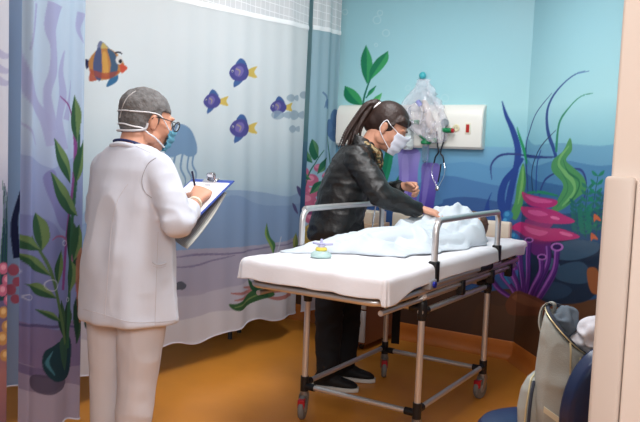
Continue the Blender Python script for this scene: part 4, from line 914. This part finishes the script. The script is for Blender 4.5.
def hand(mb, w, d, n, side, curl, k=1., spread=.10, thumb=(.55, .35)):
    """w wrist, d direction of the hand, n normal out of the back of the hand, side=+1 thumb towards cross(d,n)"""
    d = nrm(d); n = nrm(np.asarray(n)-d*np.dot(n, d)); t = np.cross(d, n)*side
    w = np.asarray(w, float); kn = w+d*.085*k
    mb.loft([(w-d*.02*k, t*.024*k, n*.018*k), (w+d*.01*k, t*.028*k, n*.019*k), (w+d*.05*k, t*.040*k, n*.017*k), (kn, t*.042*k, n*.014*k), (kn+d*.008*k, t*.038*k, n*.010*k)], 24, 2.6)
    L_ = (.074, .082, .076, .060)
    for i, ln in enumerate(L_):
        off = (.031-.0205*i)*k; p = kn+t*off-d*abs(i-1)*.004*k-d*.012*k; a = -spread*(i-1.2)*-1; dd = nrm(d+t*(.5-i*.33)*spread*2); ang = 0.; pts = [p]; cc = curl[i] if hasattr(curl, '__len__') else curl
        for j, fr_ in enumerate((.48, .3, .22)):
            ang += cc*(.8, 1.15, .8)[j]; v = dd*math.cos(ang)-n*math.sin(ang); p = p+v*(ln*fr_*k+(.012*k if j == 0 else 0)); pts.append(p)
        mb.chain(pts, [.0098*k, .0086*k, .0078*k, .0066*k], 12)
    p = w+d*.028*k+t*.026*k-n*.004*k; v = nrm(d*.62+t*.75-n*thumb[0]); p2 = p+v*.04*k; v2 = nrm(d*.85+t*.25-n*thumb[1]); p3 = p2+v2*.032*k; p4 = p3+nrm(v2+d*.1-t*.2)*.024*k
    mb.chain([p, p2, p3, p4], [.0145*k, .0112*k, .0098*k, .0080*k], 12)
    return kn
def torso_ring(L_, r, f, z, a, b, M_): return (L_(r, f, z), M_[:, 0]*a, M_[:, 1]*b)
# ================= woman in the leather jacket
W0 = np.array([-2.03, 3.56, 0]); MW = rot(22)
def LW(r, f, z):
    k = min(max((z-.1)/.65, 0), 1); k = k*k*(3-2*k)
    return W0+MW@np.array([r*(1+.03*k), f*(1+.03*k), z])+np.array([-.07, .12, 0])*k
sk = MB()
hc = LW(0, .192, 1.508); RH = rot(18, 33); kw = 1.14
q = head(sk, hc, RH, kw)
sk.cap(q(0, -.03, -.05), LW(0, .06, 1.34), .058, .062); sk.ell(LW(0, .03, 1.31), (.15, .09, .07), MW)
sk.loft([torso_ring(LW, 0, .02, 1.34, .10, .07, MW), torso_ring(LW, 0, .01, 1.27, .155, .09, MW), torso_ring(LW, 0, -.01, 1.1, .13, .09, MW), torso_ring(LW, 0, -.03, .97, .12, .09, MW), torso_ring(LW, 0, -.045, .86, .15, .11, MW), torso_ring(LW, 0, -.045, .78, .13, .10, MW)], 28)
aR = [LW(.155, .05, 1.32), LW(.225, .19, 1.13), LW(.135, .395, 1.045)]; aL = [LW(-.155, .06, 1.32), LW(-.23, .14, 1.10), LW(-.115, .285, 1.165)]
for a in (aR, aL): sk.chain(a, [.045, .038, .025])
lR = [LW(.085, -.05, .84), LW(.10, -.085, .46), LW(.10, -.085, .09)]; lL = [LW(-.085, -.04, .84), LW(-.10, -.005, .46), LW(-.10, -.01, .09)]
for l in (lR, lL): sk.chain(l, [.075, .05, .036]); sk.cap(l[2]+[0, 0, -.04], l[2]+MW@np.array([0, .12, -.062]), .028, .018)
hand(sk, LW(.13, .405, 1.052), MW@np.array([.0, 1, -.24]), MW@np.array([.15, .40, 1.]), -1, [.16, .14, .2, .28], 1.02, .12)
hand(sk, LW(-.115, .285, 1.165), MW@np.array([.25, 1, -.05]), MW@np.array([-.75, .1, .6]), 1, [.95, 1.05, 1.1, 1.15], 1.0, .04, (.7, .7))
woman = sk.remesh('person', M_skin, .0042, 6, label='person with dark ponytail, white face mask and black leather jacket leaning over the stretcher', cat='person', org=W0)
eyes(q, RH, kw, woman)
# trousers
M_blkc = mat('black_trousers', (20, 20, 24), .85, bump=.1, bscale=200); s = MB()
s.loft([torso_ring(LW, 0, -.045, .98, .145, .115, MW), torso_ring(LW, 0, -.05, .86, .17, .135, MW), torso_ring(LW, 0, -.045, .78, .165, .13, MW)], 28)
for l, d_ in ((lR, 0), (lL, 0)): s.chain([l[0], l[1], l[2]+np.array([0, 0, .02])], [.10, .082, .06])
s.remesh('trousers', M_blkc, .008, 5, woman, wrinkle(.007, 9, .002, 30, (1, 1, 2)))
for sd, l in ((1, lR), (-1, lL)):
    a = l[2].copy(); a[2] = 0; f = MW[:, 1]; r = MW[:, 0]
    s = MB(); s.loft([(a+f*t+np.array([0, 0, h*.5+.018]), r*w, np.array([0, 0, h*.5])) for t, w, h in ((-.075, .018, .05), (-.06, .034, .075), (-.02, .038, .085), (.04, .042, .07), (.10, .046, .05), (.15, .040, .036), (.178, .018, .022))], 24, 2.6)
    s.cap(a+np.array([0, 0, .07]), a+np.array([0, 0, .13]), .046, .050); s.cap(a+f*.02+np.array([0, 0, .07]), a+f*.07+np.array([0, 0, .05]), .040, .032); sh = s.remesh('shoe', mat('black_knit_shoe', (18, 18, 20), .7, bump=.2, bscale=200), .006, 3, woman)
    s = MB(); s.loft([(a+f*t+np.array([0, 0, .013]), r*w, np.array([0, 0, .013])) for t, w in ((-.083, .02), (-.07, .036), (-.02, .042), (.05, .045), (.11, .049), (.16, .041), (.186, .018))], 20, 5); s.build('sole', mat('pale_sole', (206, 202, 196), .6), sh, label='pale rubber sole')
# jacket
s = MB()
s.loft([torso_ring(LW, 0, .065, 1.415, .07, .06, MW), torso_ring(LW, 0, .035, 1.385, .115, .095, MW), torso_ring(LW, 0, .018, 1.34, .17, .118, MW), torso_ring(LW, 0, -.002, 1.25, .19, .142, MW), torso_ring(LW, 0, -.038, 1.13, .18, .150, MW), torso_ring(LW, 0, -.062, 1.02, .178, .148, MW), torso_ring(LW, 0, -.082, .93, .186, .152, MW), torso_ring(LW, 0, -.094, .85, .19, .158, MW), torso_ring(LW, 0, -.094, .835, .178, .148, MW)], 36, 2.2)
s.chain([LW(.145, .04, 1.318), LW(.228, .185, 1.125)], [.076, .066]); s.chain([LW(.228, .185, 1.125), LW(.145, .375, 1.050)], [.066, .044])
s.chain([LW(-.145, .05, 1.318), LW(-.235, .14, 1.10), LW(-.13, .255, 1.155)], [.076, .062, .042])
M_lea = mat('black_leather', (23, 22, 22), .42, bump=.3, bscale=70, spec=.6)
jk = s.remesh('leather_jacket', M_lea, .0075, 5, woman, wrinkle(.008, 13, .003, 34, (1, 1, 1.8)))
s = MB(); s.loft([(LW(0, .060, 1.395), MW[:, 0]*.092, MW[:, 1]*.086), (LW(0, .048, 1.425), MW[:, 0]*.080, MW[:, 1]*.078-np.array([0, 0, .02])), (LW(0, .045, 1.450), MW[:, 0]*.074, MW[:, 1]*.070-np.array([0, 0, .028]))], 30)
s.remesh('collar', M_lea, .006, 3, jk)
for a, b in ((LW(.160, .350, 1.058), LW(.138, .388, 1.044)), (LW(-.145, .24, 1.148), LW(-.124, .266, 1.16))):
    s = MB(); s.tube([a, b], [.046, .044], 24); s.build('cuff', M_lea, jk)
s = MB(); s.tube([LW(.0, .135, 1.37), LW(.0, .150, 1.28), LW(0, .145, 1.1), LW(0, .125, .9)], .004, 6, smooth=5); s.build('front_zip', M_chrome, jk)
# scarf at the neck
M_sc = mat('patterned_scarf', (90, 76, 52), .9, bump=.3); nt = M_sc.node_tree; bs = nt.nodes['Principled BSDF']
vo = nt.nodes.new('ShaderNodeTexVoronoi'); vo.inputs['Scale'].default_value = 70; tc = nt.nodes.new('ShaderNodeTexCoord'); nt.links.new(tc.outputs['Object'], vo.inputs['Vector'])
cr = nt.nodes.new('ShaderNodeValToRGB'); cr.color_ramp.interpolation = 'CONSTANT'; el = cr.color_ramp.elements
for k_, (ps, c_) in enumerate(((0, (48, 50, 44)), (.3, (112, 84, 52)), (.55, (70, 76, 50)), (.75, (160, 140, 104)))):
    e_ = el[k_] if k_ < 2 else el.new(ps); e_.position = ps; e_.color = (*lin(c_), 1)
sx3 = nt.nodes.new('ShaderNodeSeparateColor'); nt.links.new(vo.outputs['Color'], sx3.inputs[0]); nt.links.new(sx3.outputs[0], cr.inputs[0]); nt.links.new(cr.outputs[0], bs.inputs['Base Color'])
s = MB(); s.tube([LW(.045, .035, 1.425), LW(.070, .09, 1.395), LW(.065, .140, 1.36), LW(.045, .155, 1.31), LW(.040, .150, 1.25)], [.014, .016, .017, .016, .012], 14, smooth=5)
s.tube([LW(-.045, .035, 1.425), LW(-.070, .09, 1.395), LW(-.06, .140, 1.36), LW(-.04, .155, 1.31), LW(-.03, .150, 1.26)], [.014, .016, .017, .016, .012], 14, smooth=5); s.tube([LW(-.05, .04, 1.43), LW(0, .015, 1.435), LW(.05, .04, 1.43)], .012, 12, smooth=5)
s.remesh('scarf', M_sc, .005, 2, woman, wrinkle(.004, 30))
# hair with ponytail
M_hair = mat('dark_brown_hair', (46, 29, 23), .5, bump=.35, bscale=55, var=.35, vscale=30)
s = MB(); Rr = RH; kk = kw
s.ell(q(0, -.016, .036), np.array((.087, .105, .094))*kk, Rr); s.ell(q(0, -.06, -.005), np.array((.070, .06, .06))*kk, Rr)
for sd in (-1, 1): s.cap(q(sd*.06, .05, .07), q(sd*.074, .02, .02), .026, .014); s.cap(q(sd*.05, .065, .07), q(sd*.064, .052, .028), .022, .008)
# carve the face away by keeping only hair behind the hairline
def hair_disp(co, nr):
    l = (co-hc)@Rr/kk
    ang = np.arctan2(l[:, 2], l[:, 1])
    st_ = np.sin(ang*3+l[:, 0]*230+8*vnoise(l, 8))
    co = co+nr*(.0016*st_+.003*vnoise(l*np.array([6, 1, 1]), 14))[:, None]
    face = (l[:, 1] > .045) & (l[:, 2] < .045)
    l2 = l.copy(); fk = np.clip((l[:, 1]-.035)/.02, 0, 1)*np.clip((.052-l[:, 2])/.02, 0, 1); l2[:, 1] -= fk*.05; l2[:, 0] *= 1-.12*fk
    return hc+(l2*kk)@Rr.T
s.ell(q(0, -.078, -.028), np.array((.050, .045, .052))*kk, Rr); hair = s.remesh('hair', M_hair, .0055, 3, woman, hair_disp)
pt = [q(0, -.090, .055), q(.008, -.122, .062), q(.015, -.140, .035), LW(.03, .010, 1.50), LW(.035, -.010, 1.44), LW(.045, -.022, 1.37)]
s = MB()
for k_ in range(22):
    o_ = np.array([rng.normal(0, .010), rng.normal(0, .010), rng.normal(0, .006)]); tl_ = rng.normal(0, .022); P_ = [p+o_*(.35+i*.5)+np.array([0, 0, tl_])*(i/5)**2 for i, p in enumerate(pt)]
    s.tube(P_, [.012, .013, .012, .009, .006, .0015], 8, smooth=5)
s.remesh('ponytail', M_hair, .0038, 1, hair, lambda co, nr: co+nr*(.0015*np.sin(co[:, 0]*900+co[:, 1]*700))[:, None])
s = MB(); s.tube([q(0, -.100, .078), q(.028, -.103, .072), q(.030, -.108, .045), q(0, -.11, .034), q(-.03, -.108, .045), q(-.028, -.103, .072), q(0, -.100, .078)], .009, 10, smooth=5); s.build('hair_tie', mat('white_scrunchie', (236, 236, 236), .8), woman)
def mask(q, R, k, parent, m_, bulge=.022, zt=-.004, zb=-.108, strap=None, ext=1., ry=.094):
    rows = []
    for i, z in enumerate(np.linspace(zt, zb, 16)):
        v = i/15; row = []
        hw = (1.06-.30*v**2)*ext
        for t in np.linspace(-hw, hw, 25):
            rad_x = .083-.010*v-.004*(1-v); rad_y = ry+.004*math.sin(v*PI)
            y = .012+rad_y*math.cos(t)*(1-.16*v**3)+bulge*math.exp(-(t/.38)**2)*(1-.55*v)+.003*math.sin(v*20)
            row.append(q(rad_x*math.sin(t)*1.02, y, z+(.016*math.exp(-(t/.28)**2) if i == 0 else .016*math.exp(-(t/.28)**2)*(1-v)**3)))
        rows.append(np.array(row))
    s = MB(); s.rings(rows, closed=False, cap=False); o = s.build('face_mask', m_, parent, auto=None, label='' or None)
    md = o.modifiers.new('sol', 'SOLIDIFY'); md.thickness = .0025; md.offset = 1
    return o, rows
mk, rows = mask(q, RH, kw, woman, mat('white_mask', (226, 228, 240), .8, bump=.1, bscale=200), .010, .010, -.104, None, 1., .101)
for sd in (-1, 1):
    i = 24 if sd > 0 else 0; s = MB(); s.tube([rows[0][i], q(sd*.086, .012, .022), q(sd*.088, -.012, .030), q(sd*.09, -.022, .0), q(sd*.088, -.008, -.035), rows[12][i]], .0022, 6, smooth=6); s.build('ear_loop', mat('loop_white', (236, 236, 240), .7), mk)
# ================= woman in white with hair net
N0 = np.array([-2.10, 1.93, 0]); MN = rot(95)
LN = lambda r, f, z: N0+MN@np.array([r, f, z])
sk = MB(); hc2 = LN(.008, .108, 1.438); RN = rot(68, 14); kn_ = .98
qn = head(sk, hc2, RN, kn_)
sk.cap(qn(0, -.035, -.05), LN(0, .025, 1.30), .052, .058)
sk.loft([torso_ring(LN, 0, .03, 1.315, .09, .055, MN), torso_ring(LN, 0, .04, 1.24, .145, .088, MN), torso_ring(LN, 0, .04, 1.1, .13, .095, MN), torso_ring(LN, 0, .03, .97, .13, .10, MN), torso_ring(LN, 0, .02, .84, .16, .12, MN), torso_ring(LN, 0, .02, .76, .14, .11, MN)], 28)
bR = [LN(.14, .03, 1.255), LN(.245, .015, 1.055), LN(.175, .205, 1.12)]; bL = [LN(-.14, .04, 1.255), LN(-.225, .10, 1.04), LN(-.05, .235, 1.045)]
for a in (bR, bL): sk.chain(a, [.045, .038, .024])
lr = [LN(.085, .02, .80), LN(.075, .0, .42), LN(.055, -.01, .08)]; ll = [LN(-.085, .02, .80), LN(-.10, .03, .42), LN(-.10, .03, .08)]
for l in (lr, ll): sk.chain(l, [.078, .05, .036]); sk.cap(l[2]+[0, 0, -.035], l[2]+MN@np.array([0, .13, -.05]), .034, .028)
hand(sk, LN(.168, .225, 1.132), MN@np.array([-.34, 1., .50]), MN@np.array([.45, -.35, .8]), -1, [.55, .62, .72, .8], 1.0, .05, (.7, .6))
hand(sk, LN(-.05, .235, 1.040), MN@np.array([.8, .9, .25]), MN@np.array([.1, .4, -1.]), -1, [.2, .2, .25, .3], .98, .10, (.2, .3))
nurse = sk.remesh('person', M_skin, .0042, 6, label='person in white coat and hair net writing on a clipboard, seen from behind', cat='person', org=N0)
eyes(qn, RN, kn_, nurse)
M_wt = mat('white_uniform', (206, 210, 222), .85, bump=.06, bscale=300, sheen=.1)
s = MB(); s.loft([torso_ring(LN, 0, .02, .92, .15, .12, MN), torso_ring(LN, 0, .02, .8, .165, .135, MN), torso_ring(LN, 0, .015, .72, .16, .13, MN)], 28)
s.chain([lr[0]+[0, 0, -.02], lr[1], lr[2]+[0, 0, .0]], [.10, .073, .060]); s.chain([ll[0]+[0, 0, -.02], ll[1], ll[2]+[0, 0, .0]], [.10, .073, .060])
s.remesh('trousers', mat('white_trousers', (208, 206, 212), .85, bump=.06, bscale=300), .0075, 6, nurse, wrinkle(.006, 8, .002, 22, (1.3, 1.3, .6)))
for l in (lr, ll):
    a = l[2].copy(); a[2] = 0; f = MN[:, 1]; r = MN[:, 0]
    s = MB(); s.loft([(a+f*t+np.array([0, 0, h*.5]), r*w, np.array([0, 0, h*.5])) for t, w, h in ((-.075, .02, .06), (-.06, .034, .085), (-.02, .038, .095), (.04, .042, .08), (.10, .045, .06), (.15, .038, .045), (.178, .016, .03))], 24, 3); s.remesh('shoe', mat('white_clog', (230, 230, 228), .5), .006, 3, nurse)
s = MB()
s.loft([torso_ring(LN, 0, .030, 1.338, .068, .058, MN), torso_ring(LN, 0, .03, 1.325, .105, .075, MN), torso_ring(LN, 0, .035, 1.295, .140, .092, MN), torso_ring(LN, 0, .04, 1.25, .168, .112, MN), torso_ring(LN, 0, .042, 1.18, .178, .128, MN), torso_ring(LN, 0, .036, 1.08, .175, .135, MN), torso_ring(LN, 0, .028, .98, .178, .142, MN), torso_ring(LN, .006, .022, .86, .188, .152, MN), torso_ring(LN, .012, .02, .75, .194, .160, MN), torso_ring(LN, .016, .02, .672, .196, .166, MN), torso_ring(LN, .016, .02, .662, .186, .156, MN)], 40, 2.15)
s.chain([LN(.130, .03, 1.250), LN(.240, .012, 1.06)], [.064, .056]); s.chain([LN(.240, .012, 1.06), LN(.196, .135, 1.093)], [.056, .041])
s.chain([LN(-.130, .04, 1.248), LN(-.225, .10, 1.04), LN(-.07, .21, 1.045)], [.064, .054, .042])
def coat_disp(co, nr):
    l = (co-N0)@MN; d = .008*ridged(l*np.array([1.6, 1.6, .55]), 7, 2)+.003*vnoise(l, 16)+.004*ridged(l*np.array([1, 1, 1.4]), 13, 6)*np.clip(np.abs(l[:, 0])/.12-1, 0, 1)
    el_ = np.exp(-(((l-np.array([.23, .03, 1.08]))/.09)**2).sum(1)); d = d+el_*.007*ridged(l, 22, 3)
    d = d+np.clip((.9-l[:, 2])/.25, 0, 1)*.006*np.sin(np.arctan2(l[:, 1], l[:, 0])*7)
    co = co+nr*d[:, None]
    k = l[:, 2] < .69                     # clean hem edge
    co[:, 2] = np.where(k, np.maximum(co[:, 2], .664+.012*(l[:, 0])), co[:, 2]); return co
coat = s.remesh('coat', M_wt, .0072, 5, nurse, coat_disp)
def on_surface(obj_, pts, lift=.0008):
    me = obj_.data; n = len(me.vertices); co = np.empty(n*3); me.vertices.foreach_get('co', co); o_ = ORG[obj_.parent] if obj_.parent in ORG else np.zeros(3)
    bv = BVHTree.FromPolygons((co.reshape(-1, 3)+o_).tolist(), [tuple(p.vertices) for p in me.polygons])
    out = []
    for x, y in pts:
        d = ray(x, y); d = d/np.linalg.norm(d); h = bv.ray_cast(Vector(cC), Vector(d))
        if h[0] is not None: out.append(np.array(h[0])+np.array(h[1])*lift)
    return out
M_seam = mat('seam_thread', (198, 193, 198), .9)
def seam(pts, nm='seam', r=.0016, m_=M_seam, par=None):
    par = par or coat; r = r*.6 if m_ is M_seam else r; P_ = spline([np.array(p) for p in pts], 8); hits = on_surface(par, P_)
    if len(hits) > 2: s = MB(); s.tube(hits, r, 6); s.build(nm, m_, par)
seam([(158, 232), (157, 260), (156, 290), (155, 326)]); M_arm = mat('armhole_seam', (150, 146, 152), .9); seam([(156, 158), (149, 163), (144, 172), (142, 182), (145, 192), (152, 198)], r=.0013, m_=M_arm); seam([(128, 184), (118, 200), (112, 225), (109, 262), (106, 300), (105, 319)])
seam([(152, 262), (158, 265), (166, 263)], 'pocket_edge', .004, M_wt); seam([(153, 266), (159, 268), (166, 266)], 'pocket_edge'); seam([(83, 309), (105, 315), (130, 322), (156, 322), (176, 320)]); seam([(119, 139), (128, 143), (140, 148), (151, 153)], r=.0012)
s = MB(); s.tube([LN(.070+.0, .0, 1.325), LN(.05, -.026, 1.335), LN(0, -.036, 1.342), LN(-.05, -.026, 1.335), LN(-.07, .01, 1.330)], .011, 12, smooth=5); s.remesh('collar', M_wt, .005, 2, coat)
s = MB(); s.tube([LN(.056, .062, 1.318), LN(.062, .02, 1.338), LN(.046, -.020, 1.352), LN(0, -.034, 1.358), LN(-.046, -.02, 1.352), LN(-.06, .03, 1.335)], .0055, 8, smooth=6); s.build('neck_cord', mat('navy_cord', (28, 40, 88), .6), nurse)
# sleeve cuff + wristband
a, b = LN(.200, .125, 1.090), LN(.190, .155, 1.101); s = MB(); s.tube([a, b], [.0425, .040], 26); s.build('cuff', M_wt, coat)
wv = nrm(np.array(bR[2])-bR[1]); a = np.array(bR[2])-wv*.012; s = MB(); s.tube([a-wv*.006, a+wv*.008], [.0315, .0305], 24); s.build('wristband', mat('pale_band', (226, 218, 196), .5), nurse)
# hair under net
M_net = mat('grey_hair_net', (104, 102, 102), .75, bump=.7, bscale=70, var=.8, vscale=36)
s = MB(); s.ell(qn(0, -.022, .036), np.array((.088, .108, .092))*kn_, RN); s.ell(qn(0, -.055, -.01), np.array((.078, .062, .065))*kn_, RN); s.ell(qn(0, -.06, -.045), np.array((.06, .045, .04))*kn_, RN)
def net_disp(co, nr):
    l = (co-hc2)@RN/kn_; d = .002*vnoise(l, 60)+.003*vnoise(l, 20, 5); co = co+nr*d[:, None]; l = (co-hc2)@RN/kn_
    fk = np.clip((l[:, 1]-.02)/.025, 0, 1)*np.clip((.05-l[:, 2])/.025, 0, 1); l[:, 1] -= fk*.06; l[:, 0] *= 1-.14*fk
    ek = np.exp(-((l[:, 1]+.004)/.022)**2-((l[:, 2]+.012)/.03)**2); l[:, 0] *= 1-.16*ek
    return hc2+(l*kn_)@RN.T
net = s.remesh('hair_net', M_net, .005, 3, nurse, net_disp)
seam([(120, 118), (123, 106), (128, 97), (136, 91)], 'net_seam', .0022, mat('net_pale', (176, 174, 174), .8), net)
mk2, rows = mask(qn, RN, kn_, nurse, mat('aqua_mask', (96, 162, 188), .8, bump=.1, bscale=200), .020, -.018, -.098, None, .84)
M_lp = mat('tie_white', (232, 234, 238), .7)
def snap(par, P_, lift, test):
    me = par.data; n = len(me.vertices); co = np.empty(n*3); me.vertices.foreach_get('co', co)
    bv = BVHTree.FromPolygons((co.reshape(-1, 3)+root_org(par)).tolist(), [tuple(p.vertices) for p in me.polygons]); out = []
    for p in spline(P_, 6):
        if test((p-hc2)@RN/kn_):
            h = bv.find_nearest(Vector(p)); p = np.array(h[0])+np.array(h[1])*lift
        out.append(p)
    return out
for sd in (-1, 1):
    i = 24 if sd > 0 else 0
    s = MB(); s.tube(snap(net, [rows[0][i], qn(sd*.082, .02, .020), qn(sd*.086, -.02, .024), qn(sd*.078, -.07, .014), qn(sd*.04, -.118, .004), qn(0, -.128, .002)], .002, lambda l: l[1] < .005), .0024, 6); s.build('upper_tie', M_lp, mk2)
    s = MB(); s.tube(snap(net, [rows[13][i], qn(sd*.074, .02, -.066), qn(sd*.078, -.01, -.058), qn(sd*.072, -.05, -.045), qn(sd*.04, -.10, -.045), qn(0, -.112, -.045)], .002, lambda l: l[1] < -.02), .0030, 6); s.build('lower_tie', M_lp, mk2)
# net edge band at nape
s = MB(); s.tube([qn(.082, -.03, -.02), qn(.080, -.034, -.045), qn(.064, -.074, -.064), qn(0, -.108, -.072), qn(-.064, -.074, -.064), qn(-.080, -.034, -.045)], .0045, 8, smooth=6); s.build('elastic', mat('net_white', (200, 200, 204), .8), net)
# glasses
M_gf = mat('dark_frame', (34, 30, 34), .3); s = MB()
for sd in (-1, 1):
    cc = qn(sd*.034, .112, .008); lp = [cc+RN@(np.array([.026*math.cos(t), -.006*abs(math.cos(t))*0, .020*math.sin(t)])*kn_) for t in np.linspace(0, 2*PI, 25)]; s.tube(lp, .0022, 6, cap=False)
    s.tube([qn(sd*.060, .110, .014), qn(sd*.080, .085, .016), qn(sd*.086, .0, .014), qn(sd*.084, -.018, .0)], .0020, 6, smooth=4)
s.tube([qn(-.008, .113, .012), qn(0, .116, .015), qn(.008, .113, .012)], .002, 6)
gl = s.build('glasses', M_gf, nurse)
for sd in (-1, 1):
    s = MB(); cc = qn(sd*.034, .112, .008); s.lathe([(0, -.0006), (.019, -.0006), (.021, 0), (.019, .0006), (0, .0006)], cc, RN[:, 1]); s.build('lens', mat('lens_clear', (240, 244, 248), .03, trans=.96, ior=1.05), gl)
# ---- clipboard held in front
TL, TR_, BR, BL_ = LN(-.01, .424, 1.204), LN(.205, .434, 1.208), LN(.205, .168, 1.055), LN(-.01, .158, 1.050)
ex = nrm(TR_-TL); ey = nrm(BR-TR_); ez = nrm(np.cross(ex, ey)); ez = ez if ez[2] > 0 else -ez; wC = np.linalg.norm(TR_-TL); hC = np.linalg.norm(BR-TR_)
bc = lambda a, b, c=0.: TL+ex*a*wC+ey*b*hC+ez*c
cbd = empty('clipboard', bc(.5, .5), 'blue clipboard with white page and steel clip, held by the person in white', 'clipboard')
def slab(c0, c1, z0, z1, name, m_, par, bow=0):
    s = MB(); pts = [bc(c0[0], c0[1], z0), bc(c1[0], c0[1], z0), bc(c1[0], c1[1], z0), bc(c0[0], c1[1], z0)]; s.prism(pts, ez*(z1-z0)); return s.build(name, m_, par, smooth=False)
slab((0, 0), (1, 1), -.004, 0, 'board', mat('blue_board', (52, 78, 158), .4), cbd)
pg_ = slab((.05, .085), (.965, .99), .0006, .003, 'page', mat('white_paper', (238, 238, 242), .8), cbd)
s = MB()
for k_ in range(9):
    y = .3+k_*.07; x_ = .55+.35*rng.random(); s.tube([bc(.16, y, .0034), bc(x_, y, .0034)], .0007, 4)
s.tube([bc(.45, .16, .0034), bc(.56, .15, .0034), bc(.6, .18, .0034), bc(.5, .19, .0034)], .0016, 5); s.build('print_lines', mat('grey_ink', (150, 152, 160), .8), pg_)
s = MB(); s.box((-.035, -.01, 0), (.035, .02, .006), .002, np.stack([ex, ey, ez], 1), bc(.5, .03, .003)); s.tube([bc(.42, .03, .009), bc(.42, -.0, .03), bc(.58, -.0, .03), bc(.58, .03, .009)], .004, 8, smooth=4); s.box((-.014, -.004, 0), (.014, .004, .03), .002, np.stack([ex, ey, ez], 1), bc(.5, .02, .004)); s.build('steel_clip', M_chrome, cbd)
# printed sheets folded under the board, hanging down
def onr(px, py, r):
    n_ = MN[:, 0]; d = ray(px, py); return cC+d*(((N0+n_*r)-cC)@n_)/(d@n_)
e1, e2 = onr(227, 193, .19), onr(187.5, 249, .19); e0 = onr(172, 238, .03)
tp = bc(.1, .08, -.012)
rows = []
for v in np.linspace(0, 1, 14):
    bowv = .018*math.sin(v*PI); rows.append(np.array([(1-u_)*((1-v)*tp+v*e0)+u_*((1-v)*e1+v*e2)+ey*0+np.array([0, 0, -bowv-.004*math.sin(u_*PI)]) for u_ in np.linspace(0, 1, 10)]))
s = MB(); s.rings(rows, closed=False, cap=False)
M_np = mat('printed_paper', (196, 196, 186), .8); nt = M_np.node_tree; b = nt.nodes['Principled BSDF']
tc = nt.nodes.new('ShaderNodeTexCoord'); wv_ = nt.nodes.new('ShaderNodeTexWave'); wv_.inputs['Scale'].default_value = 26; wv_.inputs['Distortion'].default_value = 2; nt.links.new(tc.outputs['Object'], wv_.inputs['Vector'])
mxx = nt.nodes.new('ShaderNodeMixRGB'); mxx.inputs[1].default_value = (*lin((176, 178, 172)), 1); mxx.inputs[2].default_value = (*lin((208, 208, 200)), 1); nt.links.new(wv_.outputs['Fac'], mxx.inputs[0]); nt.links.new(mxx.outputs[0], b.inputs['Base Color'])
pp = s.build('paper_sheet', M_np, None, auto=None, label='printed grey sheets hanging under the blue clipboard', cat='paper', org=bc(.5, .5, -.03)); md = pp.modifiers.new('s', 'SOLIDIFY'); md.thickness = .004
# pen
ph = np.array(LN(.095, .33, 1.185)); tip = bc(.48, .40, .004)
pd = nrm(onr(193, 176, .12)-tip); pen = empty('pen', tip, 'dark blue pen in the writing hand of the person in white', 'pen')
s = MB(); s.tube([tip+pd*.01, tip+pd*.125], .0045, 10); s.build('barrel', mat('navy_pen', (20, 30, 70), .3), pen); s = MB(); s.tube([tip, tip+pd*.012], [.001, .004], 8); s.build('tip', M_chrome, pen)
# ------------------------------------------------------------------ light
def area(name, loc, target, sx, sy, power, col):
    l = bpy.data.lights.new(name, 'AREA'); l.shape = 'RECTANGLE'; l.size = sx; l.size_y = sy; l.energy = power; l.color = col
    o = bpy.data.objects.new(name, l); COL.objects.link(o); o.location = loc
    o.rotation_euler = (Vector(target)-Vector(loc)).to_track_quat('-Z', 'Y').to_euler(); return o
area('ceiling_light', (-1.35, 2.25, 2.66), (-1.7, 2.9, 0.4), .6, .9, 50, (.97, .98, 1))
area('ceiling_light_back', (-1.75, 3.5, 2.66), (-2.1, 3.6, 0), .5, .8, 24, (.96, .98, 1))
area('corridor_light', (.45, -.6, 2.3), (-1.6, 2.7, 1.0), .9, .9, 52, (1, .96, .93))
w = bpy.data.worlds.new('world'); scene.world = w; w.use_nodes = True
w.node_tree.nodes['Background'].inputs[0].default_value = (.9, .93, 1, 1); w.node_tree.nodes['Background'].inputs[1].default_value = .24
vs = scene.view_settings; vs.view_transform = 'Standard'; vs.look = 'None'; vs.gamma = 1; vs.exposure = 0; vs.use_curve_mapping = False
scene.cycles.max_bounces = 8; scene.cycles.transparent_max_bounces = 16; scene.cycles.use_denoising = True
